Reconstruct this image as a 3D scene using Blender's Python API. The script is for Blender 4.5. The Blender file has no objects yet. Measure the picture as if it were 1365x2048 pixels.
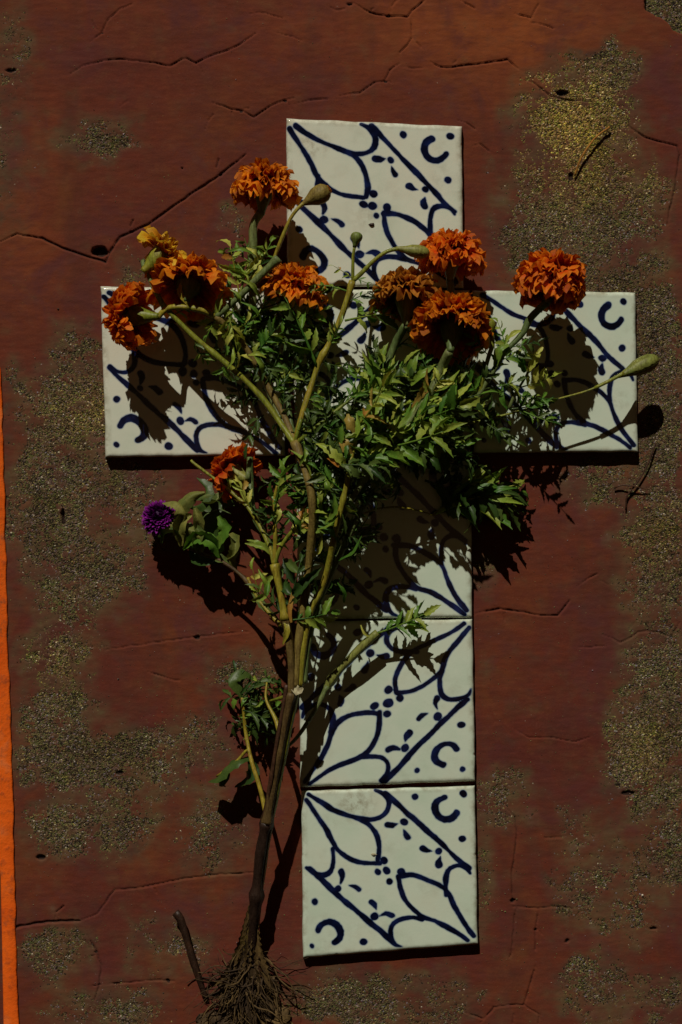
import bpy, math, random
import numpy as np
from mathutils import Vector, Matrix

# ------------------------------------------------------------------ camera, sky, sun, exposure
S = 0.0003                      # one photo pixel is 0.3 mm on the tile faces (tiles about 105 mm)
W, H = 1365, 2048
HT = 24.0                       # tile face stands 24 px (7 mm) off the wall
D = 1.05                        # camera distance from the tile faces
sc = bpy.context.scene
COL = sc.collection
CAM = Vector((0, -(HT * S + D), 0))
cam_d = bpy.data.cameras.new('camera'); cam = bpy.data.objects.new('camera', cam_d); COL.objects.link(cam)
cam.location = CAM
cam.rotation_euler = (math.radians(90), 0, 0)
cam_d.sensor_fit = 'VERTICAL'; cam_d.sensor_height = 36
cam_d.lens = 36 * D / (H * S)
cam_d.clip_start = 0.01; cam_d.clip_end = 100
sc.camera = cam

SUN_DIR = Vector((0.30, 1.0, -1.25)).normalized()       # direction the light travels
world = bpy.data.worlds.new('World'); sc.world = world; world.use_nodes = True
wn = world.node_tree
sky = wn.nodes.new('ShaderNodeTexSky'); sky.sky_type = 'NISHITA'; sky.sun_disc = False
sky.sun_elevation = math.asin(-SUN_DIR.z)
sky.sun_rotation = math.atan2(-SUN_DIR.x, -SUN_DIR.y)
sky.altitude = 2200; sky.air_density = 0.20; sky.dust_density = 0.30; sky.ozone_density = 0.3
wtint = wn.nodes.new('ShaderNodeMix'); wtint.data_type = 'RGBA'; wtint.blend_type = 'MULTIPLY'; wtint.inputs[0].default_value = 1.0
wtint.inputs[7].default_value = (1.0, 0.38, 0.11, 1)      # the shade here is lit by warm earth walls more than by open sky
wn.links.new(sky.outputs[0], wtint.inputs[6]); wn.links.new(wtint.outputs[2], wn.nodes['Background'].inputs[0])
wn.nodes['Background'].inputs[1].default_value = 0.056
sun_d = bpy.data.lights.new('sun', 'SUN'); sun = bpy.data.objects.new('sun', sun_d); COL.objects.link(sun)
sun_d.energy = 5.0; sun_d.angle = math.radians(0.55); sun_d.color = (1.0, 0.93, 0.80)
sun.rotation_euler = SUN_DIR.to_track_quat('-Z', 'Y').to_euler()
sun.location = (-0.5, -1.5, 2)
vs = sc.view_settings
vs.view_transform = 'Standard'; vs.look = 'None'; vs.gamma = 1; vs.use_curve_mapping = False
vs.exposure = -0.80
sc.render.engine = 'CYCLES'
sc.cycles.max_bounces = 8; sc.cycles.transparent_max_bounces = 8

# ------------------------------------------------------------------ helpers
rng = np.random.default_rng(7)
random.seed(7)

def P(x, y, h=0.0):
    """photo pixel + height above the wall (px) -> world"""
    if h > 40:       # the middle of the bunch bulges away from the wall
        t = min(1.0, (h - 40) / 50.0); h = h + 75.0 * t * t * (3 - 2 * t) * math.exp(-((x - 650) / 105.0) ** 2 - ((y - 965) / 150.0) ** 2)
    k = (D - (h - HT) * S) / D
    return Vector(((x - W / 2) * S * k, -h * S, (H / 2 - y) * S * k))

def DV(dx, dy, dh):
    return Vector((dx, -dh, -dy)).normalized()

def _hash(ix, iy, seed):
    h = (ix.astype(np.int64) * 374761393 + iy.astype(np.int64) * 668265263 + seed * 974711) & 0x7fffffff
    h = ((h ^ (h >> 13)) * 1274126177) & 0x7fffffff
    return (h ^ (h >> 16)) & 0xffff

def perlin(x, y, seed=0):
    ix = np.floor(x).astype(np.int64); iy = np.floor(y).astype(np.int64)
    fx = x - ix; fy = y - iy
    def g(i, j, dx, dy):
        a = _hash(i, j, seed) * (2 * math.pi / 65536)
        return np.cos(a) * dx + np.sin(a) * dy
    u = fx ** 3 * (fx * (fx * 6 - 15) + 10); v = fy ** 3 * (fy * (fy * 6 - 15) + 10)
    a = g(ix, iy, fx, fy); b = g(ix + 1, iy, fx - 1, fy)
    c = g(ix, iy + 1, fx, fy - 1); d = g(ix + 1, iy + 1, fx - 1, fy - 1)
    return (a + (b - a) * u) * (1 - v) + (c + (d - c) * u) * v

def fbm(x, y, octv=4, seed=0):
    o = 0; amp = 1; f = 1
    for k in range(octv):
        o = o + amp * perlin(x * f, y * f, seed + k * 17); amp *= 0.5; f *= 2.03
    return o

def sstep(a, b, x):
    t = np.clip((x - a) / (b - a), 0, 1); return t * t * (3 - 2 * t)

class MB:
    def __init__(s):
        s.v = []; s.f = []; s.a = []          # a: one float per vertex (variation)
        s.t = []
    def add(s, vs_, fs_, a=0.0, t=None):
        o = len(s.v); s.v.extend([tuple(p) for p in vs_])
        s.f.extend([tuple(i + o for i in f) for f in fs_])
        s.a.extend([a] * len(vs_)); s.t.extend(t if t is not None else [0.5] * len(vs_))
    def tube(s, pts, radii, sides=8, ridge=0.0, a=0.0, cap=True):
        pts = [Vector(p) for p in pts]; n = len(pts); vs_ = []; fs_ = []
        up = None
        for i, p in enumerate(pts):
            d = (pts[min(i + 1, n - 1)] - pts[max(i - 1, 0)])
            d = d.normalized() if d.length > 1e-12 else Vector((0, 0, 1))
            if up is None:
                up = d.orthogonal().normalized()
            else:
                up = (up - d * up.dot(d)); up = up.normalized() if up.length > 1e-9 else d.orthogonal().normalized()
            w = d.cross(up)
            for k in range(sides):
                an = 2 * math.pi * k / sides
                r = radii[i] * (1 + (ridge if k % 2 else -ridge))
                vs_.append(p + (up * math.cos(an) + w * math.sin(an)) * r)
        for i in range(n - 1):
            for k in range(sides):
                k2 = (k + 1) % sides
                fs_.append((i * sides + k, i * sides + k2, (i + 1) * sides + k2, (i + 1) * sides + k))
        if cap:
            fs_.append(tuple(range(sides - 1, -1, -1))); fs_.append(tuple((n - 1) * sides + k for k in range(sides)))
        t = [i / (n - 1) for i in range(n) for _ in range(sides)]
        s.add(vs_, fs_, a, t)
    def mesh(s, name, smooth=True):
        me = bpy.data.meshes.new(name); me.from_pydata(s.v, [], s.f); me.update()
        if smooth: me.polygons.foreach_set('use_smooth', [True] * len(me.polygons))
        at = me.attributes.new('rnd', 'FLOAT', 'POINT'); at.data.foreach_set('value', s.a)
        at = me.attributes.new('along', 'FLOAT', 'POINT'); at.data.foreach_set('value', s.t)
        return me

def link(name, me, mat=None, parent=None, mtx=None):
    o = bpy.data.objects.new(name, me); COL.objects.link(o)
    if mat is not None and me is not None and not me.materials: me.materials.append(mat)
    if parent is not None: o.parent = parent
    if mtx is not None: o.matrix_local = mtx
    return o

def thing(name, label, cat, loc, group=None):
    o = bpy.data.objects.new(name, None); COL.objects.link(o); o.location = loc
    o.empty_display_size = 0.01
    o['label'] = label; o['category'] = cat
    if group: o['group'] = group
    return o

def spline(pts, step=9.0):
    """Catmull-Rom through (x,y,h) px points -> dense list of (x,y,h)"""
    p = [np.array(q, float) for q in pts]
    if len(p) == 2: p = [p[0], (p[0] + p[1]) / 2, p[1]]
    p = [2 * p[0] - p[1]] + p + [2 * p[-1] - p[-2]]
    out = []
    for i in range(1, len(p) - 2):
        n = max(2, int(np.linalg.norm(p[i + 1] - p[i]) / step))
        for k in range(n):
            t = k / n
            out.append(0.5 * (2 * p[i] + (p[i + 1] - p[i - 1]) * t + (2 * p[i - 1] - 5 * p[i] + 4 * p[i + 1] - p[i + 2]) * t * t
                              + (3 * p[i] - p[i - 1] - 3 * p[i + 1] + p[i + 2]) * t ** 3))
    out.append(p[-2])
    return out

# ------------------------------------------------------------------ materials
def newmat(name):
    m = bpy.data.materials.new(name); m.use_nodes = True
    nt = m.node_tree; b = nt.nodes['Principled BSDF']
    return m, nt, b
def N(nt, typ, **kw):
    n = nt.nodes.new(typ)
    for k, v in kw.items(): setattr(n, k, v)
    return n
def ramp(nt, stops, interp='LINEAR'):
    r = N(nt, 'ShaderNodeValToRGB'); r.color_ramp.interpolation = interp
    el = r.color_ramp.elements
    while len(el) < len(stops): el.new(0.5)
    for e, (p, c) in zip(el, stops):
        e.position = p; e.color = (c[0], c[1], c[2], 1) if isinstance(c, (tuple, list)) else (c, c, c, 1)
    return r
def mix(nt, fac, a, b, typ='MIX'):
    n = N(nt, 'ShaderNodeMix', data_type='RGBA', blend_type=typ)
    for sock, v in ((n.inputs[0], fac), (n.inputs[6], a), (n.inputs[7], b)):
        if hasattr(v, 'is_output'): nt.links.new(v, sock)
        elif isinstance(v, (int, float)): sock.default_value = v
        else: sock.default_value = (v[0], v[1], v[2], 1)
    return n.outputs[2]
def math_(nt, op, a, b=None, c=None, clamp=False):
    n = N(nt, 'ShaderNodeMath', operation=op, use_clamp=clamp)
    for i, v in enumerate((a, b, c)):
        if v is None: continue
        if hasattr(v, 'is_output'): nt.links.new(v, n.inputs[i])
        else: n.inputs[i].default_value = v
    return n.outputs[0]
def attr(nt, name):
    n = N(nt, 'ShaderNodeAttribute'); n.attribute_name = name; return n
def noise(nt, vec, scale, detail=4, rough=0.55, dist=0.0):
    n = N(nt, 'ShaderNodeTexNoise'); n.inputs['Scale'].default_value = scale
    n.inputs['Detail'].default_value = detail; n.inputs['Roughness'].default_value = rough
    n.inputs['Distortion'].default_value = dist
    if vec is not None: nt.links.new(vec, n.inputs['Vector'])
    return n
def geo_pos(nt): return N(nt, 'ShaderNodeNewGeometry').outputs['Position']
def obj_pos(nt): return N(nt, 'ShaderNodeTexCoord').outputs['Object']

def foliage_mat(name, cols, rough=0.42, trans=0.35, bump=0.2, veinscale=None, spec=0.28):
    """cols: list of colours mixed by noise and per-object random; thin translucent sheet"""
    m, nt, b = newmat(name)
    oi = N(nt, 'ShaderNodeObjectInfo').outputs['Random']
    pos = geo_pos(nt)
    nz = noise(nt, pos, 140, 3)
    f = math_(nt, 'ADD', math_(nt, 'MULTIPLY', nz.outputs[0], 0.55), math_(nt, 'MULTIPLY', oi, 0.5))
    f = math_(nt, 'ADD', f, math_(nt, 'MULTIPLY', attr(nt, 'rnd').outputs['Fac'], 0.35))
    r = ramp(nt, [(0.12 + 0.8 * i / (len(cols) - 1), c) for i, c in enumerate(cols)])
    nt.links.new(f, r.inputs[0])
    if trans == 0:
        mpn = N(nt, 'ShaderNodeMapping'); nt.links.new(pos, mpn.inputs[0]); mpn.inputs['Scale'].default_value = (1, 1, 0.16); mpn.inputs['Rotation'].default_value = (0, 0.12, 0)
        fine = noise(nt, mpn.outputs[0], 900, 4, 0.65)
    else:
        fine = noise(nt, pos, 1500, 2)
    col = mix(nt, 0.35 if trans > 0 else 0.75, r.outputs[0], mix(nt, 1.0, r.outputs[0], ramp_out(nt, fine.outputs[0], [(0.34, (0.30, 0.22, 0.15)), (0.64, (1.0, 1.0, 1.0))]), 'MULTIPLY'))
    nt.links.new(col, b.inputs['Base Color']); b.inputs['Roughness'].default_value = rough
    b.inputs['Specular IOR Level'].default_value = spec
    bp = N(nt, 'ShaderNodeBump'); bp.inputs['Strength'].default_value = bump; bp.inputs['Distance'].default_value = 0.0006
    bn = noise(nt, pos, 700, 3); nt.links.new(bn.outputs[0], bp.inputs['Height']); nt.links.new(bp.outputs[0], b.inputs['Normal'])
    if trans > 0:
        tr = N(nt, 'ShaderNodeBsdfTranslucent'); nt.links.new(mix(nt, 1.0, col, (1.0, 1.0, 0.55), 'MULTIPLY'), tr.inputs['Color'])
        mx = N(nt, 'ShaderNodeMixShader'); mx.inputs[0].default_value = trans
        nt.links.new(b.outputs[0], mx.inputs[1]); nt.links.new(tr.outputs[0], mx.inputs[2])
        nt.links.new(mx.outputs[0], nt.nodes['Material Output'].inputs['Surface'])
    return m
def ramp_out(nt, sock, stops, interp='LINEAR'):
    r = ramp(nt, stops, interp); nt.links.new(sock, r.inputs[0]); return r.outputs[0]

def petal_mat(name, base, tip, dark, trans=0.42):
    m, nt, b = newmat(name)
    al = attr(nt, 'along').outputs['Fac']; rn = attr(nt, 'rnd').outputs['Fac']
    pos = geo_pos(nt); oi = N(nt, 'ShaderNodeObjectInfo').outputs['Random']
    g = math_(nt, 'ADD', al, math_(nt, 'MULTIPLY', math_(nt, 'SUBTRACT', noise(nt, pos, 420, 3).outputs[0], 0.5), 0.5))
    c = ramp_out(nt, g, [(0.22, dark), (0.60, base), (0.95, tip)])
    v = math_(nt, 'FRACT', math_(nt, 'ADD', rn, oi))
    c = mix(nt, math_(nt, 'MULTIPLY', math_(nt, 'POWER', v, 2.0), 0.7), c, dark)
    streak = noise(nt, pos, 1800, 2)
    c = mix(nt, 0.4, c, mix(nt, 1.0, c, ramp_out(nt, streak.outputs[0], [(0.35, 0.4), (0.65, 1.0)]), 'MULTIPLY'))
    nt.links.new(c, b.inputs['Base Color']); b.inputs['Roughness'].default_value = 0.6
    b.inputs['Specular IOR Level'].default_value = 0.2
    tr = N(nt, 'ShaderNodeBsdfTranslucent'); nt.links.new(c, tr.inputs['Color'])
    mx = N(nt, 'ShaderNodeMixShader'); mx.inputs[0].default_value = trans
    nt.links.new(b.outputs[0], mx.inputs[1]); nt.links.new(tr.outputs[0], mx.inputs[2])
    nt.links.new(mx.outputs[0], nt.nodes['Material Output'].inputs['Surface'])
    return m

M_leaf = foliage_mat('marigold_leaf', [(0.018, 0.075, 0.010), (0.05, 0.155, 0.018), (0.13, 0.27, 0.03), (0.30, 0.37, 0.055)], trans=0.30)
M_leafpale = foliage_mat('wilted_leaf', [(0.13, 0.26, 0.025), (0.30, 0.42, 0.05), (0.56, 0.55, 0.11)], trans=0.3)
M_leafdark = foliage_mat('dry_dark_leaf', [(0.012, 0.034, 0.007), (0.03, 0.07, 0.012), (0.08, 0.125, 0.025)], trans=0.15)
M_broad = foliage_mat('broad_leaf', [(0.04, 0.085, 0.018), (0.10, 0.145, 0.03), (0.30, 0.28, 0.06)], rough=0.6, trans=0.2, bump=0.45)
M_yleaf = foliage_mat('yellowing_leaf', [(0.30, 0.26, 0.05), (0.42, 0.30, 0.06), (0.45, 0.18, 0.03)], trans=0.3)
M_stem = foliage_mat('stem_green', [(0.10, 0.17, 0.018), (0.23, 0.26, 0.025), (0.38, 0.27, 0.028)], rough=0.45, trans=0.0, bump=0.35)
M_stemgrey = foliage_mat('stem_greygreen', [(0.06, 0.12, 0.035), (0.12, 0.18, 0.055), (0.20, 0.24, 0.08)], rough=0.5, trans=0.0, bump=0.35)
M_stemdry_shade = foliage_mat('stem_drying_shade', [(0.04, 0.024, 0.012), (0.12, 0.075, 0.022), (0.24, 0.18, 0.04)], rough=0.6, trans=0.0, bump=0.5)  # drying stems, and painted shade on one stretch of the main stalk
M_stemblack = foliage_mat('stem_blackened', [(0.014, 0.008, 0.006), (0.035, 0.018, 0.011), (0.095, 0.042, 0.02)], rough=0.5, trans=0.0, bump=0.5)
M_calyx = foliage_mat('calyx_green', [(0.06, 0.13, 0.025), (0.14, 0.21, 0.045), (0.26, 0.27, 0.06)], rough=0.5, trans=0.0, bump=0.3)
M_root = foliage_mat('root_fibre', [(0.022, 0.013, 0.008), (0.062, 0.038, 0.018), (0.21, 0.135, 0.042)], rough=0.8, trans=0.0, bump=0.3)
M_twig = foliage_mat('dry_twig', [(0.16, 0.06, 0.012), (0.34, 0.14, 0.02), (0.50, 0.24, 0.03)], rough=0.7, trans=0.0, bump=0.5)
M_torn = foliage_mat('torn_pith', [(0.35, 0.32, 0.18), (0.55, 0.52, 0.36)], rough=0.8, trans=0.0)
M_petal_or = petal_mat('petal_orange', (0.88, 0.135, 0.004), (0.96, 0.33, 0.013), (0.22, 0.012, 0.002))
M_petal_rd = petal_mat('petal_redorange', (0.90, 0.095, 0.004), (0.96, 0.27, 0.012), (0.26, 0.008, 0.002))
M_petal_br = petal_mat('petal_brown', (0.50, 0.105, 0.008), (0.78, 0.32, 0.03), (0.09, 0.010, 0.002))  # browner, darker petals for one head and the bud tips
M_petal_dr = petal_mat('petal_deep_red', (0.74, 0.055, 0.003), (0.92, 0.20, 0.008), (0.20, 0.006, 0.002))
M_petal_ye = petal_mat('petal_gold', (0.86, 0.33, 0.007), (0.95, 0.64, 0.035), (0.42, 0.06, 0.003))
M_petal_pu = petal_mat('bract_purple', (0.17, 0.004, 0.19), (0.40, 0.022, 0.44), (0.035, 0.001, 0.05), trans=0.2)

# ------------------------------------------------------------------ wall
CRACKS = [
 (3.6, [(0,484),(35,468),(85,477),(125,496),(180,515),(212,524),(220,505),(240,475),(265,463),(295,450),(330,425),(380,390),(440,350),(475,322),(492,308)]),
 (2.2, [(140,148),(165,132),(205,121),(240,118),(300,124),(340,132),(365,118),(375,116),(392,126),(420,112),(470,95),(512,66)]),
 (1.8, [(180,85),(205,65),(215,40),(240,18),(265,8)]),
 (1.6, [(500,28),(520,24),(545,30),(565,36)]),
 (1.2, [(555,66),(585,74),(605,82)]),
 (2.2, [(425,205),(460,217),(485,222),(508,235),(540,212),(570,200),(590,195)]),
 (1.8, [(590,208),(620,200),(655,198)]), (1.5, [(410,260),(418,240),(428,228)]), (2, [(240,213),(255,202)]),
 (2.4, [(705,5),(740,25),(780,33),(815,33),(825,20),(845,5),(850,0)]),
 (2.0, [(660,14),(672,20),(690,18)]),
 (1.8, [(822,35),(825,75),(815,90),(800,105)]), (1.4, [(825,75),(842,95)]),
 (2.0, [(680,192),(720,185),(750,165),(770,163),(780,140),(800,127)]),
 (2.6, [(860,123),(880,134),(905,134),(960,128),(1015,120),(1037,138)]), (1.6, [(805,135),(845,137)]),
 (1.8, [(920,0),(950,17)]), (1.8, [(1030,28),(1063,36),(1078,8)]), (1.8, [(1060,45),(1080,47),(1107,57)]),
 (1.6, [(915,240),(935,246),(950,258)]), (2.2, [(945,292),(962,288),(978,302)]),
 (2.6, [(1050,160),(1065,165),(1100,190),(1130,200),(1190,202)]),
 (2.2, [(1240,235),(1265,258),(1290,275),(1320,283),(1355,292),(1360,310),(1350,380),(1340,420),(1335,450)]),
 (1.4, [(1349,398),(1320,405)]),
 (4.0, [(0,1850),(30,1855),(70,1848),(110,1843),(160,1842)]),
 (2.0, [(160,1842),(195,1828),(212,1804),(230,1780),(270,1776),(300,1772),(340,1763),(380,1755),(430,1750),(520,1745)]),
 (2.4, [(175,1870),(195,1905),(203,1930),(200,1970),(190,2000)]), (1.8, [(205,1968),(260,1965),(310,1960),(350,1962)]),
 (1.4, [(210,1300),(300,1287),(390,1274),(500,1263)]), (1.6, [(295,1343),(330,1355),(360,1361)]),
 (2.4, [(950,1228),(985,1220),(1000,1217),(1050,1225),(1080,1231),(1117,1231),(1140,1201)]),
 (1.6, [(1155,1173),(1180,1155),(1195,1148)]), (1.4, [(1200,1160),(1218,1170)]),
 (1.8, [(1205,1270),(1225,1276),(1240,1285),(1260,1277),(1278,1263),(1320,1264),(1343,1275),(1360,1245)]),
 (1.2, [(1157,1295),(1210,1292)]), (1.4, [(1030,1459),(1060,1475),(1100,1475),(1150,1484),(1180,1474)]),
 (2.0, [(1013,1615),(1030,1632),(1035,1665),(1030,1710),(1024,1760),(1026,1800)]),
 (1.8, [(1036,1812),(1030,1830),(1028,1860),(1024,1905),(1020,1915)]),
 (1.8, [(1077,1817),(1072,1860),(1071,1900)]), (2.0, [(1072,1930),(1058,1980),(1048,2010)]),
 (1.6, [(1025,1813),(1077,1817),(1120,1813),(1145,1817)]),
 (1.8, [(960,2048),(990,2015),(1020,2010),(1048,2010),(1080,2030),(1077,2048)]), (1.8, [(930,2025),(965,2038)]),
 (1.6, [(570,1975),(590,1985),(602,2000),(604,2048)]), (1.4, [(1090,1676),(1125,1675)]),
 (1.4, [(-200,700),(-120,690),(-60,720),(0,712)]), (2, [(1365,1240),(1460,1230),(1540,1260)]), (2, [(1300,-120),(1380,-60),(1480,-90)]),
]
HOLES = [(200,503,17,11,14), (126,1033,5,18,10), (395,1276,6,4,6), (1135,1882,5,4,6), (1307,1858,8,3,6), (1026,1802,6,4,8),
         (22,140,12,4,5), (1125,186,13,5,8), (336,1962,3,5,4), (365,336,2.5,2.5,4), (1142,352,6,9,6), (82,1716,9,6,7),
         (700,10,6,3,4), (240,1545,8,4,5), (1258,1586,15,5,5)]
BARE = [(1160,250,125,130,1.0),(1140,420,140,130,1.0),(1215,150,70,55,1.0),(1260,400,80,100,0.85),(1120,520,120,90,1.0),(1290,680,80,190,1.0),
        (1320,850,60,130,1.0),(1230,600,120,110,0.9),(1240,960,130,60,0.72),(1312,1090,75,150,0.9),(1315,1400,85,200,0.9),(1300,1560,90,80,0.85),
        (1230,1790,110,90,0.66),(1180,1700,70,90,0.5),(1210,1975,90,70,0.72),(1330,1700,60,100,0.72),(1330,1990,50,60,0.55),
        (155,730,60,80,0.85),(170,830,100,120,1.0),(120,1000,110,160,0.9),(250,990,90,70,0.85),(160,1130,120,110,0.9),(300,1060,60,60,0.7),(115,1310,75,60,0.8),
        (120,1440,80,90,0.85),(130,1520,100,70,1.0),(250,1530,140,80,0.85),(400,1480,60,60,0.62),(180,1650,120,70,0.85),(430,1660,70,80,0.7),
        (110,1910,70,60,0.72),(220,2020,110,50,0.72),(190,280,75,42,0.92),(235,250,50,22,0.5),(330,1890,80,60,0.6),(25,90,50,80,0.55),(40,800,40,70,0.62),
        (720,2000,130,60,0.8),(860,2000,90,60,0.66),(1010,1590,60,60,0.6),(480,1340,70,40,0.66),(260,545,40,35,0.55),(470,440,40,30,0.5),
        (960,1130,40,60,0.5),(960,1750,40,120,0.5),(1075,480,80,90,0.9),(-120,300,160,200,0.8),(-150,1200,140,300,0.8),(1520,300,130,240,0.8),(1520,1300,140,260,0.8)]

_rb = random.Random(12)
for _w, _pl in list(CRACKS):
    for _k in range(1, len(_pl) - 1):
        if _rb.random() < 0.22 and 0 < _pl[_k][0] < W:
            _a = math.atan2(_pl[_k + 1][1] - _pl[_k][1], _pl[_k + 1][0] - _pl[_k][0]) + _rb.choice([-1, 1]) * _rb.uniform(0.6, 1.4); _l = _rb.uniform(12, 42)
            _p = _pl[_k]; CRACKS.append((_w * 0.55, [_p, (_p[0] + 0.5 * _l * math.cos(_a), _p[1] + 0.5 * _l * math.sin(_a)), (_p[0] + _l * math.cos(_a + 0.3), _p[1] + _l * math.sin(_a + 0.3))]))
            if _rb.random() < 0.6: HOLES.append((_p[0] + _rb.uniform(-3, 3), _p[1] + _rb.uniform(-2, 2), _rb.uniform(2.5, 5.5), _rb.uniform(1.5, 3), 3))
def seg_dist(X, Y, a, b):
    ax, ay = a; bx, by = b; dx, dy = bx - ax, by - ay; L = dx * dx + dy * dy + 1e-9
    t = np.clip(((X - ax) * dx + (Y - ay) * dy) / L, 0, 1)
    return np.hypot(X - ax - t * dx, Y - ay - t * dy)

def build_wall():
    st = 2.05
    inner_x = np.arange(-40, W + 40, st); inner_y = np.arange(-40, H + 40, st)
    def grow(start, sign, end):
        o = []; p = start; s_ = st
        while (p - end) * sign < 0:
            s_ = min(s_ * 1.12, 40); p += sign * s_; o.append(p)
        return o
    xs = np.array(grow(inner_x[0], -1, -1700)[::-1] + list(inner_x) + grow(inner_x[-1], 1, W + 1700))
    ys = np.array(grow(inner_y[0], -1, -1700)[::-1] + list(inner_y) + grow(inner_y[-1], 1, H + 1700))
    X, Y = np.meshgrid(xs, ys)
    # patches of bare render showing through the paint
    bare = np.zeros_like(X)
    wx = X + 28 * fbm(X / 70, Y / 70, 3, 3); wy = Y + 28 * fbm(X / 70, Y / 70, 3, 9)
    for cx, cy, rx, ry, s_ in BARE:
        d = ((wx - cx) / rx) ** 2 + ((wy - cy) / ry) ** 2
        bare = np.maximum(bare, s_ * np.clip(1.12 - 0.58 * d, 0, 1))
    lower = sstep(900, 1500, Y) * 0.16
    bare = np.clip(bare + lower * (0.6 + fbm(X / 90, Y / 90, 3, 77)), 0, 1)
    nz = fbm(X / 34, Y / 34, 4, 21); nf = fbm(X / 9, Y / 9, 3, 41)
    m = bare + 0.50 * nz + 0.30 * nf + 0.35 * fbm(X / 130, Y / 110, 2, 23) - 0.05
    mask = sstep(0.30, 1.12, m) * sstep(0.0, 0.25, bare)
    # broken-off plaster, top right corner
    hole = sstep(0, 7, (X - 1290) * 0.55 - (Y - 20) * 0.85 + 9 * fbm(X / 22, Y / 22, 3, 51))
    hole = hole * sstep(1288, 1296, X + 4 * fbm(Y / 12, X / 30, 2, 5)) * sstep(-420, -380, Y) * sstep(-1700, -1560, -X)
    mask = np.maximum(mask, hole)
    hgt = 2.2 * fbm(X / 260, Y / 260, 3, 1) + 0.8 * fbm(X / 60, Y / 34, 3, 2) + 0.35 * fbm(X / 26, Y / 9, 2, 8)
    grain = fbm(X / 5.5, Y / 5.5, 2, 61) + 0.8 * fbm(X / 14, Y / 14, 2, 62)
    hgt = hgt + mask * (-1.4 + 1.9 * grain)
    hgt = hgt - hole * (16 + 4 * grain)
    crk = np.zeros_like(X)
    for w, pl in CRACKS:
        pts = []
        for k in range(len(pl) - 1):
            a = np.array(pl[k], float); b = np.array(pl[k + 1], float); n = max(1, int(np.hypot(*(b - a)) / 11))
            for j in range(n): pts.append(a + (b - a) * j / n + (rng.normal(0, 0.55, 2) if (j or k) else 0))
        pts.append(np.array(pl[-1], float)); n = len(pts)
        for k in range(n - 1):
            a, b = pts[k], pts[k + 1]
            f = min(1, 0.35 + 5 * min(k, n - 1 - k) / n) * (0.75 + 0.5 * rng.random())
            R = 14
            i0, i1 = np.searchsorted(xs, [min(a[0], b[0]) - R, max(a[0], b[0]) + R])
            j0, j1 = np.searchsorted(ys, [min(a[1], b[1]) - R, max(a[1], b[1]) + R])
            if i1 <= i0 or j1 <= j0: continue
            d = seg_dist(X[j0:j1, i0:i1], Y[j0:j1, i0:i1], a, b)
            crk[j0:j1, i0:i1] = np.maximum(crk[j0:j1, i0:i1], np.clip(1 - d / (w * f * 0.72 + 0.9), 0, 1) * min(1, 0.30 + 0.22 * w * f))
            # plaster lifts a little along one side of the crack
            lift = np.exp(-(d / 9.0) ** 2) * 0.5 * f * np.sign((Y[j0:j1, i0:i1] - a[1]) * (b[0] - a[0]) - (X[j0:j1, i0:i1] - a[0]) * (b[1] - a[1]) + 1e-6)
            hgt[j0:j1, i0:i1] += lift * 0.45
    dark = crk.copy()
    for cx, cy, rx, ry, dp in HOLES:
        d = np.hypot((X - cx + 3 * nf) / rx, (Y - cy + 3 * nz) / ry)
        k = 1 - sstep(0.75, 1.1, d); hgt = hgt - dp * k; dark = np.maximum(dark, k)
    hgt = hgt - 5.0 * sstep(0.0, 0.9, crk)
    orange_tone = np.zeros_like(X)  # broad soft patches where the paint is mixed towards a brighter orange
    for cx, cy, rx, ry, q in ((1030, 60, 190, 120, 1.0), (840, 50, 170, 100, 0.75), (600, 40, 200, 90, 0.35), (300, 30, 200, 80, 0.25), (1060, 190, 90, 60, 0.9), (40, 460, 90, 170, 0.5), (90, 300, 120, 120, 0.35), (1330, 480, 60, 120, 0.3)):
        orange_tone = np.maximum(orange_tone, q * np.exp(-(((wx - cx) / rx) ** 2 + ((wy - cy) / ry) ** 2)))
    orange_tone = np.clip(orange_tone * (1 + 0.7 * nz), 0, 1)
    film = np.clip(sstep(0.0, 0.75, bare + 0.35 * nz + 0.05) * (0.85 + 0.9 * fbm(X / 48, Y / 30, 3, 91)), 0, 1)
    yellow_tone = np.zeros_like(X)  # soft patches where the bare grain is multiplied brighter and yellower
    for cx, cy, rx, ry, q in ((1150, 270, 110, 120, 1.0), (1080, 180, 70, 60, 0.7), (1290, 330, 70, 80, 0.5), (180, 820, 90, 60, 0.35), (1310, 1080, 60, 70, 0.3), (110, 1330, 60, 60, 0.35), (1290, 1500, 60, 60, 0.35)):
        yellow_tone = np.maximum(yellow_tone, q * np.exp(-(((wx - cx) / rx) ** 2 + ((wy - cy) / ry) ** 2)))
    k = (D + HT * S - hgt * S * 0) / D
    VX = (X - W / 2) * S * k; VZ = (H / 2 - Y) * S * k
    co = np.stack([VX, -hgt * S, VZ], -1).reshape(-1, 3).astype(np.float32)
    ny, nx = X.shape
    idx = np.arange(ny * nx).reshape(ny, nx)
    q = np.stack([idx[:-1, :-1], idx[1:, :-1], idx[1:, 1:], idx[:-1, 1:]], -1).reshape(-1, 4)
    me = bpy.data.meshes.new('wall')
    me.vertices.add(len(co)); me.vertices.foreach_set('co', co.ravel())
    me.loops.add(q.size); me.loops.foreach_set('vertex_index', q.ravel().astype(np.int32))
    me.polygons.add(len(q)); me.polygons.foreach_set('loop_start', np.arange(0, q.size, 4, dtype=np.int32))
    me.polygons.foreach_set('use_smooth', np.ones(len(q), bool))
    me.update()
    for nm, arr in (('bare', mask), ('crack', dark), ('orange_tone', orange_tone), ('film', film), ('yellow_tone', yellow_tone)):
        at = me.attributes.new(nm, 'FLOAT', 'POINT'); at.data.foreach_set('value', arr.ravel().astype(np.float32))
    return me, xs, ys, mask, hgt

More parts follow.
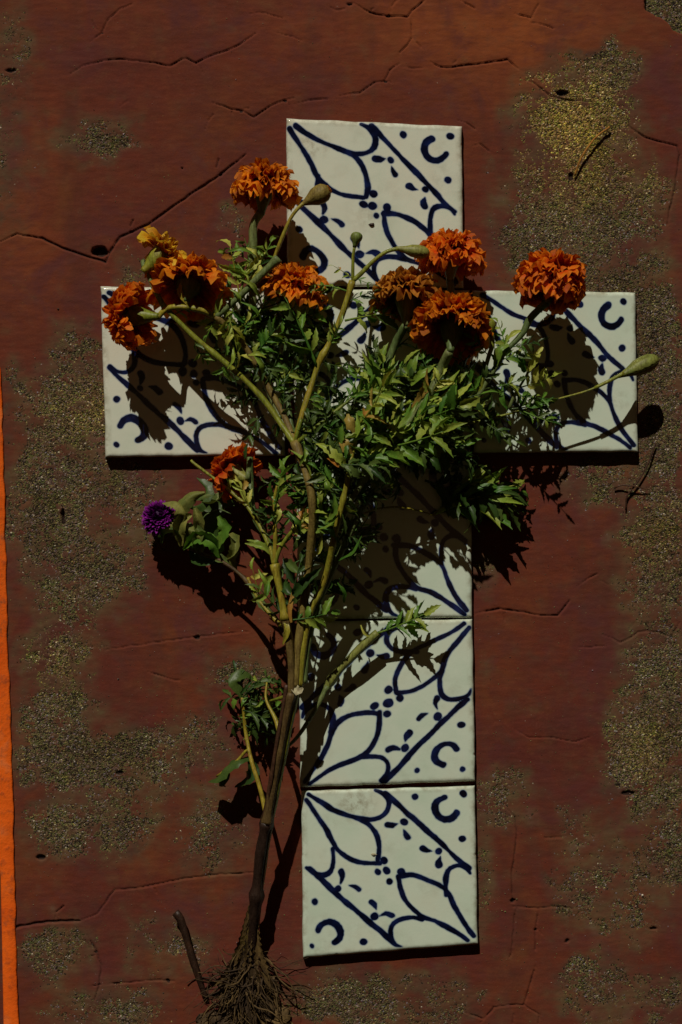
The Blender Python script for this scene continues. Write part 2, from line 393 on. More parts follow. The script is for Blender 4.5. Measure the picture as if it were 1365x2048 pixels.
m, nt, b = newmat('painted_plaster')
pos = geo_pos(nt)
mp = N(nt, 'ShaderNodeMapping'); nt.links.new(pos, mp.inputs[0]); mp.inputs['Scale'].default_value = (0.7, 1, 1)
n1 = noise(nt, pos, 9, 5, 0.6); n2 = noise(nt, mp.outputs[0], 60, 5, 0.65); n3 = noise(nt, pos, 900, 2)
paint = ramp_out(nt, n1.outputs[0], [(0.30, (0.105, 0.029, 0.024)), (0.45, (0.135, 0.034, 0.020)), (0.58, (0.150, 0.042, 0.019)), (0.70, (0.165, 0.054, 0.019))])
paint = mix(nt, ramp_out(nt, n2.outputs[0], [(0.42, 0.0), (0.72, 0.65)]), paint, (0.085, 0.033, 0.027))
paint = mix(nt, math_(nt, 'MULTIPLY', attr(nt, 'orange_tone').outputs['Fac'], 0.9), paint, mix(nt, 0.25, (0.32, 0.098, 0.024), paint))
paint = mix(nt, ramp_out(nt, n3.outputs[0], [(0.5, 0.0), (0.8, 0.25)]), paint, (0.22, 0.085, 0.05))
mp2 = N(nt, 'ShaderNodeMapping'); nt.links.new(pos, mp2.inputs[0]); mp2.inputs['Scale'].default_value = (0.22, 1, 1); mp2.inputs['Rotation'].default_value = (0, 0.06, 0)
brush = noise(nt, mp2.outputs[0], 420, 5, 0.7)
paint = mix(nt, ramp_out(nt, brush.outputs[0], [(0.38, 0.28), (0.60, 0.0)]), paint, (0.082, 0.026, 0.019))
paint = mix(nt, ramp_out(nt, brush.outputs[0], [(0.55, 0.0), (0.75, 0.22)]), paint, (0.20, 0.068, 0.030))
mp3 = N(nt, 'ShaderNodeMapping'); nt.links.new(pos, mp3.inputs[0]); mp3.inputs['Scale'].default_value = (1, 1, 0.22)
drip = noise(nt, mp3.outputs[0], 34, 4, 0.6)
paint = mix(nt, ramp_out(nt, drip.outputs[0], [(0.54, 0.0), (0.72, 0.55)]), paint, (0.072, 0.032, 0.022))
mott = noise(nt, pos, 22, 5, 0.7, 0.6)
paint = mix(nt, ramp_out(nt, mott.outputs[0], [(0.50, 0.0), (0.66, 0.7)]), paint, (0.100, 0.034, 0.036))
paint = mix(nt, ramp_out(nt, mott.outputs[0], [(0.30, 0.6), (0.44, 0.0)]), paint, (0.165, 0.062, 0.022))
chalk = noise(nt, pos, 130, 6, 0.75)
paint = mix(nt, ramp_out(nt, chalk.outputs[0], [(0.60, 0.0), (0.74, 0.45)]), paint, (0.19, 0.082, 0.062))
paint = mix(nt, 1.0, paint, (0.98, 0.82, 0.78), 'MULTIPLY')
film_a = attr(nt, 'film').outputs['Fac']
paint = mix(nt, math_(nt, 'MULTIPLY', film_a, ramp_out(nt, noise(nt, pos, 110, 5, 0.7).outputs[0], [(0.3, 0.45), (0.6, 1.0)])), paint, ramp_out(nt, noise(nt, pos, 38, 4).outputs[0], [(0.35, (0.085, 0.042, 0.028)), (0.6, (0.118, 0.076, 0.036)), (0.75, (0.135, 0.085, 0.060))]))
vo = N(nt, 'ShaderNodeTexVoronoi'); nt.links.new(pos, vo.inputs['Vector']); vo.inputs['Scale'].default_value = 1250
vo.inputs['Randomness'].default_value = 1.0
sepv = N(nt, 'ShaderNodeSeparateColor'); nt.links.new(vo.outputs['Color'], sepv.inputs[0])
grain = ramp_out(nt, sepv.outputs[0], [(0.0, (0.035, 0.026, 0.018)), (0.20, (0.09, 0.066, 0.034)), (0.42, (0.16, 0.13, 0.055)), (0.60, (0.18, 0.115, 0.075)), (0.74, (0.13, 0.145, 0.05)),
                                       (0.86, (0.22, 0.16, 0.15)), (0.93, (0.34, 0.28, 0.10)), (0.965, (0.25, 0.22, 0.26)), (0.985, (0.55, 0.48, 0.36))], 'CONSTANT')
big = noise(nt, pos, 26, 3)
grain = mix(nt, ramp_out(nt, big.outputs[0], [(0.40, 0.0), (0.62, 0.75)]), grain, mix(nt, 1.0, grain, (0.60, 0.52, 0.52), 'MULTIPLY'))
grain = mix(nt, ramp_out(nt, noise(nt, pos, 55, 3).outputs[0], [(0.5, 0.0), (0.7, 0.55)]), grain, mix(nt, 1.0, grain, (0.85, 1.05, 0.45), 'MULTIPLY'))
grain = mix(nt, math_(nt, 'MULTIPLY', attr(nt, 'yellow_tone').outputs['Fac'], 0.85), grain, mix(nt, 1.0, grain, (2.7, 2.4, 1.1), 'MULTIPLY'))
bare_a = attr(nt, 'bare').outputs['Fac']
edge = math_(nt, 'ADD', math_(nt, 'MULTIPLY_ADD', bare_a, 1.25, -0.05), math_(nt, 'MULTIPLY', math_(nt, 'SUBTRACT', noise(nt, pos, 330, 3).outputs[0], 0.5), 0.7))
edge = math_(nt, 'SUBTRACT', edge, math_(nt, 'MULTIPLY', sepv.outputs[2], 0.85))
bm_ = math_(nt, 'MULTIPLY', ramp_out(nt, edge, [(0.0, 0.0), (0.16, 1.0)]), ramp_out(nt, noise(nt, pos, 75, 4, 0.65).outputs[0], [(0.30, 0.15), (0.46, 1.0)]))
col = mix(nt, bm_, paint, grain)
ck = attr(nt, 'crack').outputs['Fac']
col = mix(nt, ramp_out(nt, ck, [(0.35, 0.0), (0.85, 1.0)]), col, (0.03, 0.016, 0.012))
nt.links.new(col, b.inputs['Base Color']); b.inputs['Roughness'].default_value = 0.82
b.inputs['Specular IOR Level'].default_value = 0.12
bp1 = N(nt, 'ShaderNodeBump'); bp1.inputs['Strength'].default_value = 0.35; bp1.inputs['Distance'].default_value = 0.0012
nt.links.new(math_(nt, 'ADD', n2.outputs[0], math_(nt, 'MULTIPLY', brush.outputs[0], 0.18)), bp1.inputs['Height'])
bp2 = N(nt, 'ShaderNodeBump'); bp2.inputs['Distance'].default_value = 0.0008
gh = math_(nt, 'ADD', math_(nt, 'SUBTRACT', 0.6, vo.outputs['Distance']), math_(nt, 'MULTIPLY', sepv.outputs[1], 0.7))
nt.links.new(gh, bp2.inputs['Height']); nt.links.new(math_(nt, 'MULTIPLY', bm_, 0.95), bp2.inputs['Strength']); nt.links.new(bp1.outputs[0], bp2.inputs['Normal'])
bp3 = N(nt, 'ShaderNodeBump'); bp3.inputs['Strength'].default_value = 0.25; bp3.inputs['Distance'].default_value = 0.0004
nt.links.new(n3.outputs[0], bp3.inputs['Height']); nt.links.new(bp2.outputs[0], bp3.inputs['Normal'])
nt.links.new(bp3.outputs[0], b.inputs['Normal'])
M_wall = m
wall_me, WXS, WYS, WMASK, WH = build_wall()
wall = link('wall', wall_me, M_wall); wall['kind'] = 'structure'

def wall_h(x, y):
    i = min(max(np.searchsorted(WXS, x), 0), len(WXS) - 1); j = min(max(np.searchsorted(WYS, y), 0), len(WYS) - 1)
    return WH[j, i]

# loose sand grains standing proud of the bare render
def grit():
    mb = MB(); r = np.random.default_rng(3); n = 0
    while n < 20000:
        x, y = r.uniform(-30, W + 30), r.uniform(-30, H + 30)
        i = np.searchsorted(WXS, x); j = np.searchsorted(WYS, y)
        if r.random() > WMASK[j, i] ** 1.5 * 0.9 + (0.035 if y > 850 else 0.006): continue
        n += 1
        s_ = 0.45 + 1.0 * r.random() ** 2.5 + (1.4 if r.random() < 0.012 else 0)
        c = P(x, y, WH[j, i] + 0.4); rot = Matrix.Rotation(r.uniform(0, 6.28), 3, Vector(r.normal(0, 1, 3)).normalized())
        vs_ = [c + rot @ (Vector(d) * s_ * S * r.uniform(0.7, 1.25)) for d in ((1,0,0),(-1,0,0),(0,1,0),(0,-1,0),(0,0,1),(0,0,-1))]
        mb.add(vs_, [(0,2,4),(2,1,4),(1,3,4),(3,0,4),(2,0,5),(1,2,5),(3,1,5),(0,3,5)], float(r.random()))
    return mb.mesh('sand_grains', smooth=False)
m, nt, b = newmat('sand_grain')
c = ramp_out(nt, attr(nt, 'rnd').outputs['Fac'], [(0.0, (0.05, 0.036, 0.022)), (0.3, (0.13, 0.10, 0.045)), (0.5, (0.20, 0.165, 0.06)), (0.68, (0.21, 0.13, 0.10)), (0.80, (0.15, 0.17, 0.055)), (0.90, (0.27, 0.19, 0.20)), (0.95, (0.42, 0.33, 0.13)), (0.98, (0.60, 0.54, 0.44))], 'CONSTANT')
nt.links.new(c, b.inputs['Base Color']); b.inputs['Roughness'].default_value = 0.6
g = link('sand_grains', grit(), m, wall); g['kind'] = 'stuff'

# orange painted edge strip, lower left
def trim():
    mb = MB(); n = 260; rows = []
    for k in range(n):
        y = 735 + (H + 900 - 735) * k / (n - 1)
        xr = np.interp(y, [735, 800, 1200, 1600, 2048, 3000], [2, 6, 15, 27, 38, 60]) + 3.5 * perlin(np.array(y / 60.), np.array(0.3), 5) + 2.2 * perlin(np.array(y / 21.), np.array(0.7), 6)
        xl = np.interp(y, [735, 1500, 1750, 2048, 3000], [-130, -60, 1, 7, 20])
        z = 5 + 0.8 * perlin(np.array(y / 60.), np.array(4.3), 9)
        rows.append([P(xl, y, -4), P(xl + 1.5, y, z - 1), P(xl + 4, y, z), P((xl + xr) / 2, y, z + 0.5), P(xr - 4, y, z), P(xr - 1.2, y, z - 1.4), P(xr, y, -4)])
    vs_ = [p for r in rows for p in r]; c_ = 7
    fs_ = [(i * c_ + j, (i + 1) * c_ + j, (i + 1) * c_ + j + 1, i * c_ + j + 1) for i in range(n - 1) for j in range(c_ - 1)]
    mb.add(vs_, fs_); return mb.mesh('wall_trim')
m, nt, b = newmat('orange_paint')
pos = geo_pos(nt); n1 = noise(nt, pos, 30, 5, 0.6); n2 = noise(nt, pos, 240, 4, 0.65)
c = ramp_out(nt, n1.outputs[0], [(0.3, (0.74, 0.095, 0.004)), (0.55, (0.84, 0.135, 0.008)), (0.72, (0.84, 0.27, 0.09))])
c = mix(nt, ramp_out(nt, n2.outputs[0], [(0.50, 0.0), (0.70, 0.75)]), c, (0.40, 0.065, 0.012))
c = mix(nt, ramp_out(nt, noise(nt, pos, 75, 6, 0.7).outputs[0], [(0.56, 0.0), (0.66, 0.7)]), c, (0.24, 0.075, 0.03))
nt.links.new(c, b.inputs['Base Color']); b.inputs['Roughness'].default_value = 0.75; b.inputs['Specular IOR Level'].default_value = 0.15
bp = N(nt, 'ShaderNodeBump'); bp.inputs['Strength'].default_value = 0.5; bp.inputs['Distance'].default_value = 0.0012
nt.links.new(n2.outputs[0], bp.inputs['Height']); nt.links.new(bp.outputs[0], b.inputs['Normal'])
tr_ = link('wall_trim', trim(), m); tr_['kind'] = 'structure'

# ------------------------------------------------------------------ tiles
def inv_bilin(q, p):
    (x0, y0), (x1, y1), (x2, y2), (x3, y3) = q    # TL TR BR BL
    u = v = 0.5
    for _ in range(12):
        x = (1-u)*(1-v)*x0 + u*(1-v)*x1 + u*v*x2 + (1-u)*v*x3 - p[0]; y = (1-u)*(1-v)*y0 + u*(1-v)*y1 + u*v*y2 + (1-u)*v*y3 - p[1]
        a = (1-v)*(x1-x0) + v*(x2-x3); b_ = (1-u)*(x3-x0) + u*(x2-x1); c_ = (1-v)*(y1-y0) + v*(y2-y3); d = (1-u)*(y3-y0) + u*(y2-y1)
        det = a*d - b_*c_; u -= (x*d - y*b_) / det; v -= (a*y - c_*x) / det
    return u, v
MQ = [(8, 45), (1330, 5), (1348, 1205), (20, 1312)]
LW = 19
MOTIF = [  # (points in motif drawing units, radius or radii)
 ([(66,88),(150,142),(250,205),(350,245),(430,264),(520,305),(575,370),(603,450),(610,520),(600,588)], LW),
 ([(430,264),(520,272),(600,255),(655,212),(672,150),(650,100),(610,64),(568,50)], [LW]*6+[LW-2, LW-6]),
 ([(36,108),(100,200),(170,310),(215,410),(260,490),(330,545),(420,580),(520,588),(600,588)], LW),
 ([(240,470),(245,540),(235,610),(200,655),(150,670),(90,655),(50,622)], LW),
 ([(650,50),(800,190),(950,330),(1100,470),(1220,580),(1285,632)], 21),
 ([(1290,668),(1268,632),(1220,610),(1170,617),(1125,650),(1106,720),(1105,830)], [12,18,LW,LW,LW,LW,LW]),
 ([(56,640),(150,735),(300,860),(450,990),(600,1120),(700,1212)], 21),
 ([(775,1228),(730,1218),(702,1180),(690,1110),(712,1052),(770,1022),(850,1015),(920,1028)], [6,16,LW,LW,LW,LW,LW,LW]),
 ([(752,706),(762,800),(795,890),(850,970),(920,1028),(1020,1050),(1120,1092),(1210,1140),(1280,1192)], LW),
 ([(752,706),(850,697),(950,727),(1050,782),(1110,840),(1150,930),(1210,1030),(1260,1100),(1308,1162)], LW),
 ([(1103,112),(1060,140),(1042,190),(1060,242),(1112,270),(1165,258),(1205,220)], 27),
 ([(138,1080),(165,1034),(220,1014),(280,1038),(312,1090),(303,1140),(265,1170)], 25),
]
for d in ((880,95,27),(1238,75,26),(1225,412,27),(105,880,25),(102,1212,19),(475,1187,27),(797,287,27),(1060,502,29),(285,785,26),(558,1010,29),
          (655,568,29),(587,642,29),(670,650,31),(773,650,28),(692,728,27)):
    MOTIF.append(([(d[0], d[1]), (d[0] + 3, d[1] + 3)], d[2]))
MOTIF += [([(663,293),(700,300),(742,288)], [23,24,4]), ([(822,402),(802,374),(785,336)], [25,21,4]), ([(935,488),(965,505),(1006,512)], [25,19,4]),
          ([(1052,622),(1046,598),(1057,558)], [27,23,6]), ([(290,668),(302,700),(287,748)], [25,22,9]), ([(418,802),(385,778),(340,768)], [24,21,5]),
          ([(530,895),(556,918),(571,960)], [20,20,4]), ([(690,998),(655,985),(604,1005)], [25,20,4])]
MOTIF_UV = []
for pts, r in MOTIF:
    rr = r if isinstance(r, list) else [r] * len(pts)
    sp_ = spline([(x, y, q) for (x, y), q in zip(pts, rr)], 30) if len(pts) > 2 else [np.array((x, y, q), float) for (x, y), q in zip(pts, rr)]
    MOTIF_UV.append([(*inv_bilin(MQ, (p[0], p[1])), p[2] / 1290.0) for p in sp_])

def build_tile(quad, rot, seed, stains):
    n = 150; R = 7.0
    Lq = 340.0
    r_ = R / Lq
    base = np.linspace(r_, 1 - r_, n - 8)
    e = r_ * (1 - np.cos(np.linspace(0, math.pi / 2, 5)))[:-1]
    us = np.concatenate([e, base, (1 - e)[::-1]])
    n = len(us)
    U, V = np.meshgrid(us, us)
    ed = np.minimum(np.minimum(U, 1 - U), np.minimum(V, 1 - V)) * Lq
    k = np.clip(1 - ed / R, 0, 1)
    drop = R * (1 - np.sqrt(np.clip(1 - k * k, 0, 1)))
    Z = HT - drop + 0.7 * fbm(U * 2.2 + seed, V * 2.2, 2, seed) + 0.6 * np.cos((U - .5) * 3.0) * np.cos((V - .5) * 3.0)
    # wobbly outline and small chips
    ou = (perlin(V * 9 + seed * 3, U * 0 + 1.3, seed) * (np.abs(U - 0.5) * 2) ** 6) * 0.005
    ov = (perlin(U * 9 + seed * 3, V * 0 + 2.3, seed + 1) * (np.abs(V - 0.5) * 2) ** 6) * 0.005
    rr = np.random.default_rng(seed)
    for _ in range(4):
        side = rr.integers(4); p = rr.uniform(0.05, 0.95); rad = rr.uniform(0.006, 0.014)
        cu, cv = [(p, 0), (1, p), (p, 1), (0, p)][side]
        dd = np.hypot(U - cu, V - cv); Z = Z - 5 * np.clip(1 - dd / rad, 0, 1)
    u, v = U + ou, V + ov
    (x0, y0), (x1, y1), (x2, y2), (x3, y3) = quad
    X = (1-u)*(1-v)*x0 + u*(1-v)*x1 + u*v*x2 + (1-u)*v*x3
    Y = (1-u)*(1-v)*y0 + u*(1-v)*y1 + u*v*y2 + (1-u)*v*y3
    # hand-painted motif distance field
    mu, mv = (U, V) if rot == 0 else ((1 - V, U) if rot == 1 else (V, 1 - U))
    mu = mu + 0.017 * fbm(U * 3 + 7 * seed, V * 3, 2, seed + 5); mv = mv + 0.017 * fbm(U * 3 + 7 * seed, V * 3, 2, seed + 6)
    dist = np.full_like(U, 1.0)
    wob = 1 + 0.42 * fbm(U * 9, V * 9, 3, seed + 8)
    for st_ in MOTIF_UV:
        du, dv = rr.normal(0, 0.006, 2)
        for a, b_ in zip(st_[:-1], st_[1:]):
            dx, dy = b_[0] - a[0], b_[1] - a[1]; L = dx * dx + dy * dy + 1e-12
            t = np.clip(((mu - a[0] - du) * dx + (mv - a[1] - dv) * dy) / L, 0, 1)
            rad = a[2] + (b_[2] - a[2]) * t
            dist = np.minimum(dist, np.hypot(mu - a[0] - du - t * dx, mv - a[1] - dv - t * dy) - rad * wob)
    stain = np.zeros_like(U)
    for sx, sy, sr, sv in stains:
        stain = np.maximum(stain, sv * np.clip(1.1 - np.hypot((X - sx) / sr, (Y - sy) / sr * 1.2), 0, 1))
    stain = np.maximum(stain, 0.75 * np.clip(1 - ed / 14, 0, 1)); stain = np.maximum(stain, 0.22 * np.clip(fbm(U * 4 + seed, V * 4, 3, seed + 3) * 1.6, 0, 1))
    co = [tuple(P(a, b_, c_)) for a, b_, c_ in zip(X.ravel(), Y.ravel(), Z.ravel())]
    idx = np.arange(n * n).reshape(n, n)
    fs_ = np.stack([idx[:-1, :-1], idx[1:, :-1], idx[1:, 1:], idx[:-1, 1:]], -1).reshape(-1, 4).tolist()
    loop = list(idx[0, :]) + list(idx[1:, -1]) + list(idx[-1, -2::-1]) + list(idx[-2:0:-1, 0])
    Xr, Yr, Zr = X.ravel(), Y.ravel(), Z.ravel()
    o = len(co); m_ = len(loop)
    ex = dict(d=list(dist.ravel()), st=list(stain.ravel()), body=[0.0] * o); cool = {11: 0.25, 12: 0.0, 13: 0.5}.get(seed, 1.0)
    for lev, zz in ((0, None), (1, -3.0)):
        for i in loop:
            co.append(tuple(P(Xr[i], Yr[i], Zr[i] - 1.0 if zz is None else zz)))
            ex['d'].append(1.0); ex['st'].append(0.3); ex['body'].append(1.0)
    for i in range(m_):
        j = (i + 1) % m_
        fs_.append((loop[i], loop[j], o + j, o + i)); fs_.append((o + i, o + j, o + m_ + j, o + m_ + i))
    me = bpy.data.meshes.new('tile'); me.from_pydata(co, [], fs_); me.update()
    me.polygons.foreach_set('use_smooth', [True] * len(me.polygons))
    for nm, kk in (('ink', 'd'), ('stain', 'st'), ('body', 'body')):
        at = me.attributes.new(nm, 'FLOAT', 'POINT'); at.data.foreach_set('value', ex[kk])
    at = me.attributes.new('cool', 'FLOAT', 'POINT'); at.data.foreach_set('value', [cool] * len(co))
    return me

m, nt, b = newmat('glazed_tile')
pos = geo_pos(nt)
glz = ramp_out(nt, noise(nt, pos, 26, 5, 0.62).outputs[0], [(0.28, (0.60, 0.67, 0.52)), (0.5, (0.68, 0.71, 0.57)), (0.68, (0.70, 0.685, 0.54)), (0.8, (0.62, 0.65, 0.50))])
glz = mix(nt, attr(nt, 'cool').outputs['Fac'], mix(nt, 1.0, glz, (0.98, 0.97, 1.0), 'MULTIPLY'), mix(nt, 1.0, glz, (0.88, 0.965, 0.98), 'MULTIPLY'))
stn = math_(nt, 'MULTIPLY', attr(nt, 'stain').outputs['Fac'], ramp_out(nt, noise(nt, pos, 170, 5, 0.7).outputs[0], [(0.42, 0.0), (0.66, 1.0)]))
glz = mix(nt, stn, glz, (0.24, 0.20, 0.12))
ink = attr(nt, 'ink').outputs['Fac']
ink = math_(nt, 'ADD', ink, math_(nt, 'MULTIPLY', math_(nt, 'SUBTRACT', noise(nt, pos, 500, 3).outputs[0], 0.5), 0.004))
halo = ramp_out(nt, math_(nt, 'MULTIPLY_ADD', ink, 20.0, 0.5), [(0.46, 1.0), (0.54, 0.35), (0.64, 0.0)])
core = ramp_out(nt, math_(nt, 'MULTIPLY_ADD', ink, 20.0, 0.5), [(0.43, 1.0), (0.51, 0.0)])
navy = ramp_out(nt, noise(nt, pos, 120, 3).outputs[0], [(0.35, (0.0012, 0.002, 0.008)), (0.55, (0.003, 0.006, 0.03)), (0.72, (0.006, 0.014, 0.075))])
c = mix(nt, halo, glz, (0.03, 0.085, 0.25)); c = mix(nt, core, c, navy)
c = mix(nt, attr(nt, 'body').outputs['Fac'], c, (0.40, 0.26, 0.16))
nt.links.new(c, b.inputs['Base Color'])
b.inputs['Roughness'].default_value = 0.14; b.inputs['Specular IOR Level'].default_value = 0.5
bp = N(nt, 'ShaderNodeBump'); bp.inputs['Strength'].default_value = 0.10; bp.inputs['Distance'].default_value = 0.001
nt.links.new(noise(nt, pos, 160, 4, 0.6).outputs[0], bp.inputs['Height']); nt.links.new(bp.outputs[0], b.inputs['Normal'])
M_tile = m

cross = thing('tile_cross', 'cross of white glazed tiles with dark blue painted motifs on the red wall', 'tile cross', P(760, 1916, 0))
TILES = [
 ([(573,237),(924,253),(928,577),(575,571)], 0, 11, [(625,290,40,0.9),(600,400,40,0.5),(740,430,60,0.35)], 'topmost white tile with blue petals and diagonal lines'),
 ([(202,573),(566,577),(572,911),(212,915)], 0, 12, [(240,600,60,0.3)], 'white tile forming the left arm of the cross'),
 ([(586,578),(939,581),(941,905),(590,909)], 1, 13, [(760,640,90,0.3)], 'white tile at the crossing, mostly behind the foliage'),
 ([(945,581),(1271,585),(1276,904),(947,906)], 0, 14, [(1040,700,60,0.3),(1240,800,30,0.5)], 'white tile forming the right arm of the cross'),
 ([(592,913),(942,910),(945,1235),(597,1239)], 0, 15, [(800,1000,60,0.3)], 'white tile just below the crossing, half in shadow'),
 ([(598,1243),(945,1238),(951,1562),(601,1575)], 1, 16, [(690,1420,50,0.3)], 'second lowest white tile, its blue flower pointing up right'),
 ([(603,1582),(950,1571),(956,1888),(606,1916)], 0, 17, [(712,1610,46,1.0),(650,1900,60,0.3)], 'lowest white tile, stained near its top edge'),
]
for q, rot, seed, stn_, lab in TILES:
    me = build_tile(q, rot, seed, stn_)
    t = link('tile', me, M_tile, cross); t.matrix_parent_inverse = Matrix.Translation(-Vector(cross.location)); t['label'] = lab

# ------------------------------------------------------------------ plant pieces (local units: photo pixels, scaled by S)
def frame(origin, ydir=None, zdir=None, scale=1.0):
    """matrix with +Y along ydir and +Z near zdir (world), in px scale"""
    y = Vector(ydir).normalized(); z = Vector(zdir); z = z - y * z.dot(y)
    z = z.normalized() if z.length > 1e-6 else y.orthogonal().normalized(); x = y.cross(z)
    R = Matrix((x, y, z)).transposed().to_4x4()
    return Matrix.Translation(origin) @ R @ Matrix.Scale(S * scale, 4)

def leaflet_mesh(L, Wd, curl, fold, seed, serr=0.18, twist=0.0):
    r = random.Random(seed); mb = MB(); ns = 9; vs_ = []; tt = []
    for i in range(ns + 1):
        t = i / ns
        w = Wd * (math.sin(math.pi * min(1, t ** 0.8)) ** 0.85 * 0.92 + 0.06 * (1 - t)) if 0 < t < 1 else Wd * 0.05
        w *= (1 + (serr if i % 2 else -serr)) * r.uniform(0.92, 1.08)
        ang = curl * t
        yy = L * (math.sin(ang) / ang * t if abs(ang) > 1e-4 else t); zz = -L * ((1 - math.cos(ang)) / ang * t if abs(ang) > 1e-4 else 0)
        tw = twist * t
        for u in (-1, -0.55, 0, 0.55, 1):
            x = w * u; z = fold * w * abs(u) ** 1.2 + r.uniform(-0.05, 0.05) * Wd * abs(u)
            x2 = x * math.cos(tw) - z * math.sin(tw); z2 = x * math.sin(tw) + z * math.cos(tw)
            vs_.append((x2, yy + (0.10 * L / ns * (1 if i % 2 else 0)) * abs(u), zz + z2)); tt.append(t)
    fs_ = [(i * 5 + j, i * 5 + j + 1, (i + 1) * 5 + j + 1, (i + 1) * 5 + j) for i in range(ns) for j in range(4)]
    mb.add(vs_, fs_, r.random(), tt); return mb.mesh('leaflet')

LEAFLETS = {}
for key, mat in (('g', M_leaf), ('p', M_leafpale), ('d', M_leafdark), ('y', M_yleaf)):
    LEAFLETS[key] = []
    for k in range(9):
        r = random.Random(100 + k)
        me = leaflet_mesh(40, r.uniform(4.6, 7.6), r.uniform(-0.8, 2.1), r.uniform(0.1, 1.0), 200 + k, twist=r.uniform(-1.5, 1.5))
        me.materials.append(mat); LEAFLETS[key].append(me)

RACH = {}
def rachis(kind, droop):
    key = (kind, round(droop, 1))
    if key in RACH: return RACH[key]
    mb = MB(); pts = []
    for i in range(9):
        t = i / 8; a = droop * t
        pts.append(Vector((1.5 * math.sin(3 * t + droop), 100 * (math.sin(a) / a * t if abs(a) > 1e-4 else t), -100 * ((1 - math.cos(a)) / a * t if abs(a) > 1e-4 else 0))))
    mb.tube(pts, [2.3 - 1.5 * i / 8 for i in range(9)], 5)
    me = mb.mesh('leaf'); me.materials.append({'g': M_leaf, 'p': M_stem, 'd': M_leafdark, 'y': M_stem}[kind])
    RACH[key] = (me, pts); return RACH[key]

def leaf(parent, x, y, h, dx, dy, dh=0.0, length=90, pairs=4, kind='g', up=None, droop=None, seed=None, lw=1.0):
    """pinnate leaf: base at px (x,y,h), pointing along (dx,dy,dh)"""
    r = random.Random(seed if seed is not None else int(x * 31 + y * 17))
    d = DV(dx, dy, dh)
    upv = DV(*(up if up else (r.uniform(-0.9, 0.9), -0.4 + r.uniform(-0.8, 0.8), 1.0)))
    droop = r.choice([-0.3, 0.2, 0.5, 0.9]) if droop is None else droop
    me, pts = rachis(kind, droop)
    sc_ = length / 100
    M = Matrix.Translation(-Vector(parent.location)) @ frame(P(x, y, h), d, upv, sc_)
    lf = link('leaf', me, None, parent, M)
    n = pairs * 2 + 1; inv = 1.0 / sc_
    for k in range(n):
        last = (k == n - 1)
        t = 1.0 if last else 0.22 + 0.70 * (k // 2) / max(1, pairs - 0.4)
        if not last and r.random() < 0.06: continue
        i = min(7, int(t * 8)); f = t * 8 - i
        p = pts[i].lerp(pts[i + 1], min(1, f)); tang = (pts[i + 1] - pts[i]).normalized()
        sd = 0 if last else (1 if k % 2 else -1)
        an = 0 if last else sd * math.radians(r.uniform(35, 62))
        side = Vector((1, 0, 0))
        yd = (tang * math.cos(an) + side * math.sin(an) + Vector((0, 0, r.uniform(-0.45, 0.35)))).normalized()
        zd = Vector((r.uniform(-0.9, 0.9), r.uniform(-0.8, 0.8), 1))
        zd = (zd - yd * zd.dot(yd)).normalized(); xd = yd.cross(zd)
        sz = r.uniform(0.95, 1.45) * (1.0 - 0.25 * abs(t - 0.55)) * lw
        sz *= max(0.55, min(1.3, length / 90)) * inv
        R = Matrix((xd, yd, zd)).transposed().to_4x4()
        link('leaflet', r.choice(LEAFLETS[kind if r.random() < 0.86 else {'g': 'd', 'p': 'y', 'd': 'g', 'y': 'p'}[kind]]), None, lf, Matrix.Translation(p) @ R @ Matrix.Scale(sz, 4))
    return lf

def blade(parent, pts, widths, mat, seed=0, fold=0.35, serr=0.06, name='leaf', face=None, rows=6, roll=0.0):
    """one broad leaf following a px path, with its own width along it; face = px direction its upper side looks to"""
    r = random.Random(seed); sp_ = spline(pts, 6); n = len(sp_)
    wp = [P(*q) for q in sp_]; mb = MB(); vs_ = []; tt = []
    fc = DV(*(face or (0.0, -0.5, 1.0)))
    for i, p in enumerate(wp):
        d = (wp[min(i + 1, n - 1)] - wp[max(i - 1, 0)]).normalized()
        t = i / (n - 1)
        z = (fc - d * fc.dot(d)).normalized(); z = Matrix.Rotation(roll * t, 3, d) @ z; x = d.cross(z)
        w = np.interp(t, np.linspace(0, 1, len(widths)), widths) * S * (1 + (serr if i % 2 else -serr))
        for j in range(rows + 1):
            u = -1 + 2 * j / rows
            rip = 0.22 * math.sin(9 * t + 3 * u + seed) * w + 0.12 * math.sin(23 * t - 2 * u + seed) * w + r.uniform(-0.05, 0.05) * w
            vs_.append(p + x * (w * u) + z * (fold * w * abs(u) ** 1.3 + rip * abs(u))); tt.append(t)
    c_ = rows + 1
    fs_ = [(i * c_ + j, i * c_ + j + 1, (i + 1) * c_ + j + 1, (i + 1) * c_ + j) for i in range(n - 1) for j in range(rows)]
    mb.add(vs_, fs_, r.random() * 0.6, tt)
    me = mb.mesh(name); o = link(name, me, mat, parent); o.matrix_parent_inverse = Matrix.Translation(-Vector(parent.location))
    return o

def stem(parent, pts, r0, r1, mat, name='stem', sides=10, ridge=0.05, seed=0, nodes=()):
    sp_ = spline(pts, 7); n = len(sp_); r = random.Random(seed or int(pts[0][0] * 7 + pts[0][1]))
    ph = r.uniform(0, 6)
    rad = []
    for i in range(n):
        t = i / (n - 1); q = (r0 + (r1 - r0) * t) * (1 + 0.07 * math.sin(i * 0.5 + ph) + r.uniform(-0.03, 0.03))
        for nd in nodes: q *= 1 + 0.35 * math.exp(-((t - nd) * n / 1.6) ** 2)
        rad.append(q * S)
    mb = MB(); mb.tube([P(*q) for q in sp_], rad, sides, ridge, r.random() * 0.5)
    o = link(name, mb.mesh(name), mat, parent); o.matrix_parent_inverse = Matrix.Translation(-Vector(parent.location))
    return o

